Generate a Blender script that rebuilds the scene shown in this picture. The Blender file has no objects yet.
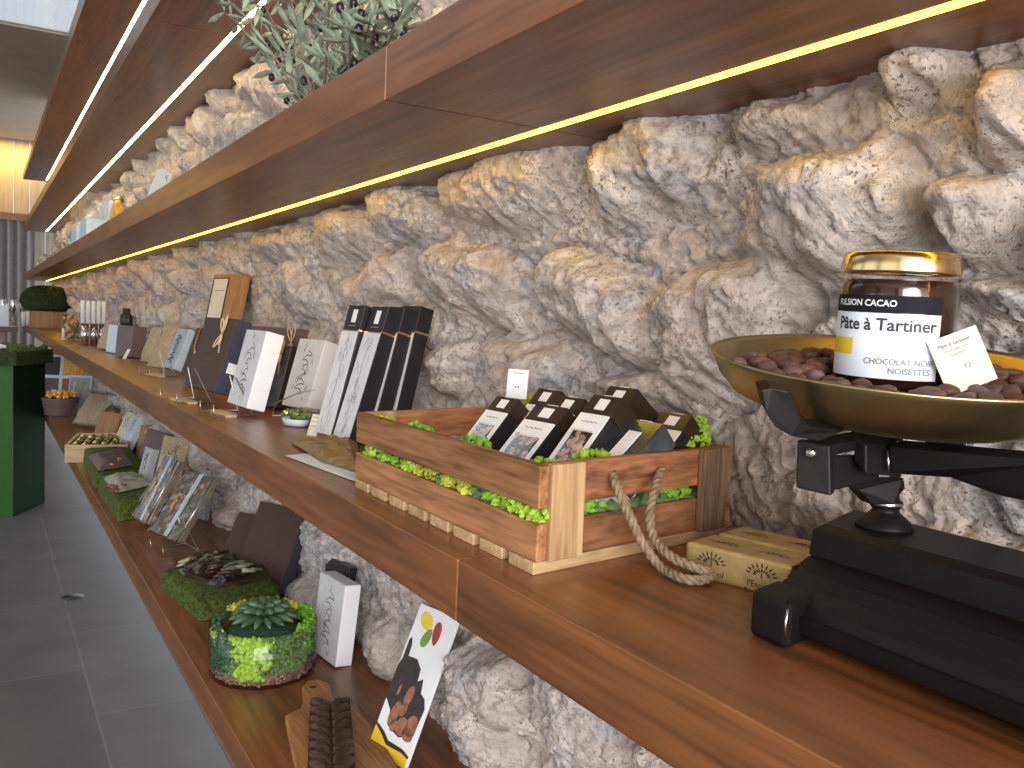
import bpy, bmesh, math, random
import numpy as np
from mathutils import Vector, Matrix
random.seed(7)
rad = math.radians
SC = bpy.context.scene
COL = SC.collection
# ------------------------------------------------------------------ camera
FPX = 871.9
TH, PH, RO = rad(31.429), rad(3.998), rad(-2.373)
EYE = Vector((0, 0, 1.45))
Fw = Vector((math.sin(TH)*math.cos(PH), math.cos(TH)*math.cos(PH), -math.sin(PH)))
R0 = Vector((math.cos(TH), -math.sin(TH), 0)); U0 = R0.cross(Fw)
Rt = R0*math.cos(RO) - U0*math.sin(RO); Up = Rt.cross(Fw)
cd = bpy.data.cameras.new('camera'); cam = bpy.data.objects.new('camera', cd); COL.objects.link(cam)
cd.sensor_width = 36; cd.lens = 36*FPX/1024; cd.clip_start = .02; cd.clip_end = 100
m3 = Matrix((Rt, Up, -Fw)).transposed()
cam.matrix_world = Matrix.Translation(EYE) @ m3.to_4x4()
SC.camera = cam
# ------------------------------------------------------------------ light and exposure
SC.view_settings.view_transform = 'Standard'
SC.view_settings.look = 'None'
SC.view_settings.gamma = 1
SC.view_settings.use_curve_mapping = False
SC.view_settings.exposure = 0.0
W = bpy.data.worlds.new('sky'); SC.world = W; W.use_nodes = True
bg = W.node_tree.nodes['Background']; bg.inputs[0].default_value = (.82, .91, 1.0, 1); bg.inputs[1].default_value = 1.45

def area(name, loc, rot, sx, sy, power, col):
    l = bpy.data.lights.new(name, 'AREA'); l.shape = 'RECTANGLE'; l.size = sx; l.size_y = sy; l.energy = power; l.color = col
    o = bpy.data.objects.new(name, l); COL.objects.link(o); o.location = loc; o.rotation_euler = rot
    return o
# daylight through the shop's glass front behind the photographer
area('window_daylight', (-.9, -2.6, 1.9), (rad(90), 0, 0), 3.2, 2.4, 260, (1.0, .97, .95))
# warm cove light washing the far wall
area('cove_light', (-1.0, 14.1, 3.66), (rad(12), 0, 0), 3.6, .08, 75, (1, .70, .20))

# levels of the five shelves (top faces)
ZL, ZM, ZC, ZD, ZE = .688, 1.222, 1.756, 2.29, 2.837
TK = .061; XF = .39

def ray(u, v): return Fw*FPX + Rt*(u-512) + Up*(384-v)
def at(u, v, z):
    d = ray(u, v); return EYE + d*((z-EYE.z)/d.z)
def atx(u, v, x):
    d = ray(u, v); return EYE + d*(x/d.x)
def aty(u, v, y):
    d = ray(u, v); return EYE + d*(y/d.y)

# ------------------------------------------------------------------ materials
def newmat(name):
    m = bpy.data.materials.new(name); m.use_nodes = True
    return m, m.node_tree.nodes, m.node_tree.links, m.node_tree.nodes['Principled BSDF']
def pl(name, col, rough=.6, metal=0, spec=.5, var=.0, vs=30, bump=0, emit=None, es=0, coat=0, alpha=None):
    m, n, l, b = newmat(name)
    b.inputs['Base Color'].default_value = (*col, 1); b.inputs['Roughness'].default_value = rough
    b.inputs['Metallic'].default_value = metal; b.inputs['Specular IOR Level'].default_value = spec
    if coat: b.inputs['Coat Weight'].default_value = coat; b.inputs['Coat Roughness'].default_value = .1
    if emit: b.inputs['Emission Color'].default_value = (*emit, 1); b.inputs['Emission Strength'].default_value = es
    tc = n.new('ShaderNodeTexCoord'); no = n.new('ShaderNodeTexNoise'); no.inputs['Scale'].default_value = vs; no.inputs['Detail'].default_value = 5
    l.new(tc.outputs['Object'], no.inputs['Vector'])
    if var:
        mx = n.new('ShaderNodeMixRGB'); mx.blend_type = 'MIX'
        mx.inputs[1].default_value = (*[c*(1-var) for c in col], 1); mx.inputs[2].default_value = (*[min(1, c*(1+var)) for c in col], 1)
        rp = n.new('ShaderNodeMapRange'); rp.inputs[1].default_value = .35; rp.inputs[2].default_value = .65
        l.new(no.outputs[0], rp.inputs[0]); l.new(rp.outputs[0], mx.inputs[0]); l.new(mx.outputs[0], b.inputs['Base Color'])
    if bump:
        bp = n.new('ShaderNodeBump'); bp.inputs['Strength'].default_value = bump; bp.inputs['Distance'].default_value = .003
        l.new(no.outputs[0], bp.inputs['Height']); l.new(bp.outputs[0], b.inputs['Normal'])
    return m
def wood(name, c1, c2, rough=.45, axis=1, sc=1.0, spec=.4, coat=0, rv=(.86, 1.12)):
    m, n, l, b = newmat(name)
    tc = n.new('ShaderNodeTexCoord'); mp = n.new('ShaderNodeMapping'); oi = n.new('ShaderNodeObjectInfo')
    s = [22*sc]*3; s[axis] = 1.6*sc; mp.inputs['Scale'].default_value = s
    ad = n.new('ShaderNodeVectorMath'); ad.operation = 'ADD'
    ml = n.new('ShaderNodeVectorMath'); ml.operation = 'SCALE'; ml.inputs[0].default_value = (3.1, 4.7, 2.3); l.new(oi.outputs['Random'], ml.inputs['Scale'])
    l.new(tc.outputs['Object'], ad.inputs[0]); l.new(ml.outputs[0], ad.inputs[1]); l.new(ad.outputs[0], mp.inputs[0])
    n1 = n.new('ShaderNodeTexNoise'); n1.inputs['Scale'].default_value = 1.0; n1.inputs['Detail'].default_value = 6; n1.inputs['Distortion'].default_value = 1.2
    l.new(mp.outputs[0], n1.inputs['Vector'])
    n2 = n.new('ShaderNodeTexNoise'); n2.inputs['Scale'].default_value = 5.0; n2.inputs['Detail'].default_value = 8; l.new(mp.outputs[0], n2.inputs['Vector'])
    mm = n.new('ShaderNodeMath'); mm.operation = 'MULTIPLY_ADD'; mm.inputs[1].default_value = .45; l.new(n2.outputs[0], mm.inputs[0])
    mm2 = n.new('ShaderNodeMath'); mm2.operation = 'MULTIPLY'; mm2.inputs[1].default_value = .6; l.new(n1.outputs[0], mm2.inputs[0]); l.new(mm2.outputs[0], mm.inputs[2])
    cr = n.new('ShaderNodeValToRGB'); cr.color_ramp.elements[0].position = .36; cr.color_ramp.elements[1].position = .66
    cr.color_ramp.elements[0].color = (*c1, 1); cr.color_ramp.elements[1].color = (*c2, 1)
    l.new(mm.outputs[0], cr.inputs[0])
    hs = n.new('ShaderNodeHueSaturation'); mr = n.new('ShaderNodeMapRange'); mr.inputs[3].default_value = rv[0]; mr.inputs[4].default_value = rv[1]
    l.new(oi.outputs['Random'], mr.inputs[0]); l.new(mr.outputs[0], hs.inputs['Value']); l.new(cr.outputs[0], hs.inputs['Color'])
    l.new(hs.outputs[0], b.inputs['Base Color'])
    b.inputs['Roughness'].default_value = rough; b.inputs['Specular IOR Level'].default_value = spec
    if coat: b.inputs['Coat Weight'].default_value = coat; b.inputs['Coat Roughness'].default_value = .25
    bp = n.new('ShaderNodeBump'); bp.inputs['Strength'].default_value = .25; bp.inputs['Distance'].default_value = .002
    l.new(mm.outputs[0], bp.inputs['Height']); l.new(bp.outputs[0], b.inputs['Normal'])
    return m
def rockmat():
    m, n, l, b = newmat('rough limestone')
    g = n.new('ShaderNodeNewGeometry')
    def nz(sc, det=6, rgh=.6, dist=0):
        t = n.new('ShaderNodeTexNoise'); t.inputs['Scale'].default_value = sc; t.inputs['Detail'].default_value = det
        t.inputs['Roughness'].default_value = rgh; t.inputs['Distortion'].default_value = dist; l.new(g.outputs['Position'], t.inputs['Vector']); return t
    def ramp(src, p0, c0, p1, c1):
        r = n.new('ShaderNodeValToRGB'); e = r.color_ramp.elements; e[0].position = p0; e[1].position = p1; e[0].color = (*c0, 1); e[1].color = (*c1, 1); l.new(src, r.inputs[0]); return r
    def mix(a, bb, f, mode='MIX'):
        x = n.new('ShaderNodeMixRGB'); x.blend_type = mode
        for s, i in ((a, 1), (bb, 2), (f, 0)):
            if hasattr(s, 'is_output'): l.new(s, x.inputs[i])
            else: x.inputs[i].default_value = s if not isinstance(s, tuple) else (*s, 1)
        return x.outputs[0]
    big = nz(3.2, 4); med = nz(13, 7, .65, .6); fin = nz(70, 8, .7); por = nz(120, 3, .5)
    base = ramp(med.outputs[0], .36, (.47, .395, .35), .60, (.80, .715, .655)).outputs[0]
    warm = ramp(fin.outputs[0], .35, (.44, .29, .21), .7, (.74, .55, .43)).outputs[0]
    fw = ramp(big.outputs[0], .50, (0, 0, 0), .68, (.42, .42, .42)).outputs[0]
    c = mix(base, warm, fw)
    grey = ramp(fin.outputs[0], .38, (.30, .29, .30), .62, (.70, .69, .70)).outputs[0]
    b2 = nz(5.1, 5, .6, 1.0); fg = ramp(b2.outputs[0], .5, (0, 0, 0), .6, (.75, .75, .75)).outputs[0]
    c = mix(c, grey, fg)
    sp = ramp(fin.outputs[0], .32, (.45, .42, .4), .5, (1, 1, 1)).outputs[0]
    c = mix(c, sp, .6, 'MULTIPLY')
    vo = n.new('ShaderNodeTexVoronoi'); vo.inputs['Scale'].default_value = 170; vo.inputs['Randomness'].default_value = 1
    mxv = n.new('ShaderNodeVectorMath'); mxv.operation = 'MULTIPLY_ADD'; mxv.inputs[1].default_value = (.03, .03, .03)
    l.new(fin.outputs['Color'], mxv.inputs[0]); l.new(g.outputs['Position'], mxv.inputs[2]); l.new(mxv.outputs[0], vo.inputs['Vector'])
    pit = ramp(vo.outputs['Distance'], .12, (0, 0, 0), .3, (1, 1, 1)).outputs[0]
    pm = ramp(med.outputs[0], .45, (1, 1, 1), .58, (0, 0, 0)).outputs[0]
    pit2 = mix(pit, (1., 1., 1.), pm)
    c = mix(c, mix((.3, .24, .2), (1., 1., 1.), pit2), .9, 'MULTIPLY')
    l.new(c, b.inputs['Base Color']); b.inputs['Roughness'].default_value = .92; b.inputs['Specular IOR Level'].default_value = .15
    h = n.new('ShaderNodeMath'); h.operation = 'MULTIPLY_ADD'; h.inputs[1].default_value = .5; l.new(pit2, h.inputs[0]); l.new(fin.outputs[0], h.inputs[2])
    bp = n.new('ShaderNodeBump'); bp.inputs['Strength'].default_value = .9; bp.inputs['Distance'].default_value = .006
    l.new(h.outputs[0], bp.inputs['Height'])
    bp2 = n.new('ShaderNodeBump'); bp2.inputs['Strength'].default_value = .7; bp2.inputs['Distance'].default_value = .02
    l.new(med.outputs[0], bp2.inputs['Height']); l.new(bp.outputs[0], bp2.inputs['Normal']); l.new(bp2.outputs[0], b.inputs['Normal'])
    return m
def tilemat():
    m, n, l, b = newmat('grey slate tiles')
    g = n.new('ShaderNodeNewGeometry'); mp = n.new('ShaderNodeMapping'); mp.inputs['Rotation'].default_value = (0, 0, rad(0)); mp.inputs['Location'].default_value = (-.29, .10, 0)
    mp.inputs['Rotation'].default_value = (0, 0, rad(90))
    l.new(g.outputs['Position'], mp.inputs[0])
    br = n.new('ShaderNodeTexBrick'); br.inputs['Scale'].default_value = 1; br.inputs['Brick Width'].default_value = .9; br.inputs['Row Height'].default_value = .45
    br.inputs['Mortar Size'].default_value = .004; br.inputs['Mortar Smooth'].default_value = .3
    br.inputs['Color1'].default_value = (.105, .090, .077, 1); br.inputs['Color2'].default_value = (.088, .074, .063, 1); br.inputs['Mortar'].default_value = (.15, .132, .115, 1)
    l.new(mp.outputs[0], br.inputs[0])
    no = n.new('ShaderNodeTexNoise'); no.inputs['Scale'].default_value = 3; no.inputs['Detail'].default_value = 6; l.new(g.outputs['Position'], no.inputs[0])
    mx = n.new('ShaderNodeMixRGB'); mx.blend_type = 'OVERLAY'; mx.inputs[0].default_value = .45; l.new(br.outputs[0], mx.inputs[1]); l.new(no.outputs[0], mx.inputs[2])
    l.new(mx.outputs[0], b.inputs['Base Color']); b.inputs['Roughness'].default_value = .5
    return m
def glassmat(name, tint=(1, 1, 1), rough=.03, amt=.12):
    m, n, l, b = newmat(name); n.remove(b); out = n['Material Output']
    tr = n.new('ShaderNodeBsdfTransparent'); tr.inputs[0].default_value = (*tint, 1); gl = n.new('ShaderNodeBsdfGlossy'); gl.inputs['Roughness'].default_value = rough
    fr = n.new('ShaderNodeLayerWeight'); fr.inputs[0].default_value = .15; mr = n.new('ShaderNodeMapRange'); mr.inputs[3].default_value = amt*.25; mr.inputs[4].default_value = .6
    l.new(fr.outputs['Fresnel'], mr.inputs[0]); mx = n.new('ShaderNodeMixShader'); l.new(mr.outputs[0], mx.inputs[0]); l.new(tr.outputs[0], mx.inputs[1]); l.new(gl.outputs[0], mx.inputs[2])
    l.new(mx.outputs[0], out.inputs[0]); return m

M = {}
M['shelf'] = wood('walnut stained shelf', (.100, .036, .012), (.29, .103, .031), .38, 1, 1.0, .45, .25)
M['crate'] = wood('old pine crate', (.13, .052, .02), (.46, .22, .095), .7, 1, 1.6, .25, 0, (.7, 1.3))
M['crate_x'] = wood('old pine crate crosswise', (.12, .048, .022), (.42, .18, .08), .7, 0, 1.6, .25, 0, (.75, 1.3))
M['crate_pale'] = wood('pale pine', (.28, .15, .065), (.54, .35, .18), .7, 2, 1.6, .25)
M['crate_palex'] = wood('pale pine crosswise', (.38, .22, .10), (.62, .42, .22), .7, 0, 1.6, .25)
M['crate_dark'] = wood('weathered dark pine', (.04, .035, .03), (.30, .17, .09), .7, 2, 2.2, .25)
M['board'] = wood('olive wood', (.24, .095, .03), (.56, .27, .10), .45, 1, 2.0)
M['lightwood'] = wood('light wood', (.42, .26, .13), (.68, .48, .28), .6, 0, 2.0)
M['planks'] = wood('pale wall planks', (.30, .24, .175), (.43, .36, .27), .6, 2, .6)
M['rock'] = rockmat()
M['tile'] = tilemat()
M['plaster'] = pl('warm grey plaster', (.40, .33, .26), .9, var=.05, vs=3)
M['white'] = pl('white card', (.86, .86, .87), .45, var=.02, vs=8)
M['pattern'] = pl('pale grey printed card', (.68, .67, .68), .5, var=.05, vs=40)
M['cream'] = pl('cream card', (.78, .70, .54), .6, var=.04)
M['black'] = pl('black card', (.018, .016, .018), .38, var=.1)
M['bandblack'] = pl('matt black print', (.012, .012, .016), .7, 0, .15)
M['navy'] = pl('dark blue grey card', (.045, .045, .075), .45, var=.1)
M['blackbrown'] = pl('black brown card', (.030, .018, .013), .35, var=.1)
M['choco'] = pl('chocolate brown card', (.062, .031, .018), .6, var=.08)
M['mauve'] = pl('mauve brown card', (.16, .10, .10), .55, var=.08)
M['kraft'] = pl('kraft paper', (.44, .33, .20), .75, var=.14, vs=60, bump=.2)
M['framewood'] = wood('ochre frame wood', (.30, .14, .05), (.48, .26, .11), .5, 2, 1.5)
M['ink'] = pl('black ink', (.03, .03, .035), .6)
M['greyink'] = pl('grey ink', (.22, .23, .26), .6)
M['gold'] = pl('gold foil', (.80, .56, .22), .28, 1.0, var=.15, vs=90, bump=.5)
M['goldpaper'] = pl('gold wrapping paper', (.55, .40, .16), .38, .55, var=.12, vs=60, bump=.3)
M['darkgold'] = pl('brown logo ink', (.07, .035, .015), .5)
M['brass'] = pl('old brass', (.40, .33, .17), .36, 1.0, var=.22, vs=18, bump=.12)
M['lid'] = pl('gold lid', (.85, .62, .30), .22, 1.0)
M['iron'] = pl('black painted iron', (.007, .005, .0045), .5, .0, .25, var=.3, vs=14, bump=.25)
M['steel'] = pl('bright steel', (.62, .62, .62), .25, 1.0)
M['silver'] = pl('silver foil', (.70, .72, .74), .16, 1.0, var=.1, vs=60, bump=.7)
M['wire'] = pl('grey wire', (.55, .52, .48), .3, .9)
M['olivefoil'] = pl('olive gold foil', (.26, .18, .075), .5, .35, var=.3, vs=70, bump=.7)
M['rope'] = pl('jute rope', (.27, .19, .115), .9, var=.3, vs=140, bump=.8)
M['raffia'] = pl('raffia', (.72, .55, .30), .7, var=.1)
M['bean'] = pl('cocoa bean', (.115, .045, .034), .6, var=.45, vs=55, bump=.6)
M['bean2'] = pl('greyish cocoa bean', (.13, .075, .07), .65, var=.4, vs=55, bump=.6)
M['spread'] = pl('chocolate spread', (.030, .010, .006), .18, coat=.8)
M['glass'] = glassmat('clear glass')
M['film'] = glassmat('clear film', (.97, .97, .97), .12, .35)
M['window'] = glassmat('box window film', (1, 1, 1), .05, .02)
M['bluefoil'] = pl('dark blue grey foil', (.20, .25, .30), .2, .9, var=.3, vs=30)
M['moss_lime'] = pl('lime moss', (.30, .48, .035), .9, var=.35, vs=120)
M['moss_green'] = pl('fresh green moss', (.16, .38, .025), .9, var=.4, vs=120)
M['moss_yellow'] = pl('yellow green moss', (.38, .42, .03), .9, var=.35, vs=120)
M['moss_dark'] = pl('dark moss', (.035, .09, .04), .9, var=.4, vs=120)
M['moss_sage'] = pl('sage moss', (.11, .17, .055), .9, var=.4, vs=120)
M['moss_turf'] = pl('turf moss', (.075, .105, .014), .95, var=.5, vs=90, bump=.8)
M['gravel'] = pl('brown gravel', (.22, .13, .09), .9, var=.6, vs=150, bump=1)
M['succ'] = pl('succulent leaf', (.075, .135, .065), .4, var=.3, vs=40)
M['succ_tip'] = pl('reddish succulent heart', (.22, .09, .05), .5)
M['olive_leaf'] = pl('olive leaf', (.25, .30, .21), .5, var=.45, vs=30)
M['stem'] = pl('olive twig', (.20, .17, .12), .8, var=.2)
M['olive'] = pl('black olive', (.02, .012, .02), .3)
M['dome'] = pl('dark moss dome', (.030, .042, .012), .95, var=.5, vs=40, bump=.8)
M['kiosk'] = pl('bright green lacquer', (.03, .115, .014), .4, var=.05)  # pedestal green as lit: light from the left put into the colour
M['kiosk_dark'] = pl('deep green lacquer', (.010, .022, .008), .8, 0, .1, var=.05)  # same pedestal green with the shade put into the colour
M['darkchoc'] = pl('dark chocolate', (.06, .028, .018), .35, var=.25, vs=40, bump=.3)
M['barkgreen'] = pl('sage chocolate sticks', (.36, .37, .26), .5, var=.2)
M['yellow'] = pl('yellow print', (.85, .60, .03), .5, var=.08)
M['orange'] = pl('orange print', (.85, .38, .03), .5, var=.1)
M['podgreen'] = pl('green pod print', (.17, .33, .05), .5, var=.15)
M['podred'] = pl('red pod print', (.42, .05, .06), .5, var=.15)
M['photo_dark'] = pl('dark chocolate photo', (.035, .022, .02), .5, var=.3, vs=80)
M['photo_brown'] = pl('brown praline photo', (.32, .13, .06), .5, var=.35, vs=90)
M['bluewhite'] = pl('pale blue card', (.62, .74, .80), .4, var=.03)
M['amber'] = pl('amber sweets', (.75, .38, .05), .3, var=.3, vs=70)
M['nuts'] = pl('nut and praline filling', (.55, .30, .17), .5, var=.5, vs=120, bump=.6)
M['labelblue'] = pl('pale label card', (.80, .86, .95), .4)
M['led'] = pl('warm light strip', (1, .8, .4), .5, emit=(1.0, .74, .36), es=30)
M['led_y'] = pl('yellow light strip', (1, .75, .15), .5, emit=(1.0, .56, .03), es=13)
M['curtain'] = pl('taupe curtain', (.25, .22, .20), .9, var=.1)
M['trayback'] = pl('dull lined tray', (.22, .19, .14), .4, .3, var=.3, vs=30)
M['greyside'] = pl('grey card', (.45, .46, .48), .5, var=.05)

# ------------------------------------------------------------------ mesh helpers
class MB:
    def __init__(s): s.v = []; s.f = []; s.m = []; s.mats = []; s.cur = 0; s.sm = []; s.smooth = False
    def use(s, mat):
        if mat not in s.mats: s.mats.append(mat)
        s.cur = s.mats.index(mat); return s
    def add(s, vs, fs):
        o = len(s.v); s.v += [tuple(p) for p in vs]
        for f in fs: s.f.append(tuple(i+o for i in f)); s.m.append(s.cur); s.sm.append(s.smooth)
        return s
    def box(s, x0, x1, y0, y1, z0, z1, ch=0.0, M4=None):
        if ch <= 0:
            vs = [(x, y, z) for x in (x0, x1) for y in (y0, y1) for z in (z0, z1)]
            fs = [(0, 1, 3, 2), (4, 6, 7, 5), (0, 4, 5, 1), (2, 3, 7, 6), (0, 2, 6, 4), (1, 5, 7, 3)]
        else:
            b = bmesh.new(); bmesh.ops.create_cube(b, size=1)
            for q in b.verts: q.co = Vector(((x0+x1)/2+q.co.x*(x1-x0), (y0+y1)/2+q.co.y*(y1-y0), (z0+z1)/2+q.co.z*(z1-z0)))
            bmesh.ops.bevel(b, geom=b.edges[:], offset=ch, segments=2, profile=.5, affect='EDGES')
            b.verts.index_update(); vs = [q.co.copy() for q in b.verts]; fs = [tuple(q.index for q in f.verts) for f in b.faces]; b.free()
        if M4: vs = [M4 @ Vector(p) for p in vs]
        return s.add(vs, fs)
    def tube(s, pts, r, n=8, cap=True):
        pts = [Vector(p) for p in pts]; rs = r if isinstance(r, (list, tuple)) else [r]*len(pts)
        vs = []; fs = []; prev = None
        for i, p in enumerate(pts):
            t = (pts[min(i+1, len(pts)-1)]-pts[max(i-1, 0)]).normalized()
            a = t.orthogonal().normalized() if prev is None else (prev - t*prev.dot(t)).normalized()
            prev = a; b = t.cross(a)
            for k in range(n):
                q = 2*math.pi*k/n; vs.append(p+(a*math.cos(q)+b*math.sin(q))*rs[i])
        for i in range(len(pts)-1):
            for k in range(n): fs.append((i*n+k, i*n+(k+1) % n, (i+1)*n+(k+1) % n, (i+1)*n+k))
        if cap: fs += [tuple(range(n))[::-1], tuple(range((len(pts)-1)*n, len(pts)*n))]
        sm = s.smooth; s.smooth = True; s.add(vs, fs); s.smooth = sm; return s
    def lathe(s, prof, n=32, c=(0, 0, 0), sx=1, sy=1, close=False):
        vs = []; fs = []
        for (r, z) in prof:
            for k in range(n):
                a = 2*math.pi*k/n; vs.append((c[0]+r*sx*math.cos(a), c[1]+r*sy*math.sin(a), c[2]+z))
        for i in range(len(prof)-1):
            for k in range(n): fs.append((i*n+k, i*n+(k+1) % n, (i+1)*n+(k+1) % n, (i+1)*n+k))
        if close: fs += [tuple(range(n))[::-1], tuple(range((len(prof)-1)*n, len(prof)*n))]
        sm = s.smooth; s.smooth = True; s.add(vs, fs); s.smooth = sm; return s
    def prism(s, poly, z0, z1, T=None):
        n = len(poly); vs = [(p[0], p[1], z0) for p in poly]+[(p[0], p[1], z1) for p in poly]
        if T: vs = [T(Vector(q)) for q in vs]
        fs = [tuple(range(n))[::-1], tuple(range(n, 2*n))]+[(i, (i+1) % n, n+(i+1) % n, n+i) for i in range(n)]
        return s.add(vs, fs)
    def blob(s, c, r, amp=.25, sub=1, seed=None):
        b = bmesh.new(); bmesh.ops.create_icosphere(b, subdivisions=sub, radius=1)
        r = r if isinstance(r, (tuple, list)) else (r, r, r)
        for q in b.verts: q.co = Vector(c)+Vector((q.co.x*r[0], q.co.y*r[1], q.co.z*r[2]))*(1+random.uniform(-amp, amp))
        vs = [q.co.copy() for q in b.verts]; fs = [tuple(x.index for x in f.verts) for f in b.faces]; b.free()
        return s.add(vs, fs)
    def ob(s, name, mat=None, parent=None, bevel=0):
        me = bpy.data.meshes.new(name); me.from_pydata([tuple(p) for p in s.v], [], s.f)
        mats = s.mats if s.mats else [mat]
        for m in mats: me.materials.append(m)
        me.polygons.foreach_set('material_index', s.m); me.polygons.foreach_set('use_smooth', s.sm)
        me.update(); b = bmesh.new(); b.from_mesh(me); bmesh.ops.recalc_face_normals(b, faces=b.faces); b.to_mesh(me); b.free()
        o = bpy.data.objects.new(name, me); COL.objects.link(o)
        if parent: o.parent = parent
        return o
def mb(mat=None):
    q = MB()
    if mat: q.use(mat)
    return q
def thing(name, label, cat, loc=(0, 0, 0), rot=(0, 0, 0), group=None):
    o = bpy.data.objects.new(name, None); COL.objects.link(o); o.location = loc; o.rotation_euler = rot
    o.empty_display_size = .05; o['label'] = label; o['category'] = cat
    if group: o['group'] = group
    return o
def tag(o, label, cat, group=None, kind=None):
    o['label'] = label; o['category'] = cat
    if group: o['group'] = group
    if kind: o['kind'] = kind
    return o
def struct(o): o['kind'] = 'structure'; return o
def kids(o): return [c for c in bpy.data.objects if c.parent == o]
def dup(o, parent=None):
    c = o.copy(); COL.objects.link(c); c.parent = parent
    for k in kids(o): dup(k, c)
    return c
def leaner(name, label, cat, q, group=None):
    x, y, z, yaw, lean, w, h, t = q
    return thing(name, label, cat, (x, y, z+t*math.sin(rad(lean))), (-rad(lean), 0, rad(yaw)), group)
def text(body, size, mat, align='CENTER', font_bold=0, name='lettering', parent=None, T=None, off=0.0):
    cu = bpy.data.curves.new('t', 'FONT'); cu.body = body; cu.size = size; cu.align_x = align; cu.align_y = 'CENTER'; cu.offset = off; cu.resolution_u = 3
    to = bpy.data.objects.new('t', cu); COL.objects.link(to)
    dg = bpy.context.evaluated_depsgraph_get(); me = bpy.data.meshes.new_from_object(to.evaluated_get(dg))
    bpy.data.objects.remove(to); bpy.data.curves.remove(cu)
    vs = [T(v.co) if T else v.co for v in me.vertices]; fs = [tuple(p.vertices) for p in me.polygons]; bpy.data.meshes.remove(me)
    q = mb(mat); q.add(vs, fs); return q.ob(name, None, parent)
def ribbon(q, pts, w, y=-.0006):
    """flat ink stroke on a front face: pts are (x,z)"""
    P = [Vector((a, b)) for a, b in pts]; vs = []
    for i, p in enumerate(P):
        t = (P[min(i+1, len(P)-1)]-P[max(i-1, 0)]); t = t.normalized() if t.length > 1e-9 else Vector((1, 0)); nn = Vector((-t.y, t.x))
        k = w*(.35+.65*math.sin(math.pi*(i+.5)/len(P)))
        a = p+nn*k/2; b = p-nn*k/2; vs += [(a.x, y, a.y), (b.x, y, b.y)]
    q.add(vs, [(2*i, 2*i+1, 2*i+3, 2*i+2) for i in range(len(P)-1)])
def noise3(p, s, seed=0):
    from mathutils import noise
    return noise.noise(Vector(p)*s+Vector((seed*13.1, seed*7.7, seed*3.3)))

# ------------------------------------------------------------------ setting: floor, ceiling, walls
q = mb(M['tile']); q.box(-4.2, 1.0, -3, 14.6, -.1, 0); struct(q.ob('floor'))
# ceiling with skylight opening
q = mb(M['plaster'])
q.box(-4.2, 1.0, 8.6, 14.6, 3.75, 3.78); q.box(-4.2, 1.0, -3, 3.2, 3.75, 3.78)
q.box(.645, 1.0, 3.2, 8.6, 3.75, 3.78); q.box(-4.2, -2.6, 3.2, 8.6, 3.75, 3.78); struct(q.ob('ceiling'))
q = mb(M['glass']); q.box(-2.6, .645, 3.2, 8.6, 3.765, 3.77); struct(q.ob('window_1'))
# far wall of pale upright planks with a horizontal rail
q = mb(M['planks'])
x = -4.2
while x < 1.0:
    wv = .20; q.box(x, min(x+wv-.006, 1.0), 14.4, 14.45, 0, 3.75); x += wv
struct(q.ob('wall_back'))
zb = aty(5, 217, 14.3).z
q = mb(M['shelf']); q.box(-4.2, .95, 14.12, 14.4, zb-.05, zb+.05); struct(q.ob('trim_1'))
q = mb(M['curtain']); vs = []; fs = []
for i in range(61):
    xx = -.6+1.25*i/60; yy = 14.2+.05*math.sin(i*1.1)
    vs += [(xx, yy, 0.0), (xx, yy, zb-.05)]
q.smooth = True; q.add(vs, [(2*i, 2*i+1, 2*i+3, 2*i+2) for i in range(60)])
tag(q.ob('curtain'), 'taupe grey pleated curtain hanging below the rail on the far wall', 'curtain')
# side wall of the shop, unseen, added to block light, with window openings
q = mb(M['plaster'])
for (y0, y1) in ((-3, -2.2), (.6, 1.3), (4.2, 5.0), (7.8, 8.6), (11.4, 14.6)): q.box(-4.3, -4.15, y0, y1, 0, 3.75)
q.box(-4.3, -4.15, -3, 14.6, 2.9, 3.75); q.box(-4.3, -4.15, -3, 14.6, 0, .35); struct(q.ob('wall_left'))

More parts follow.
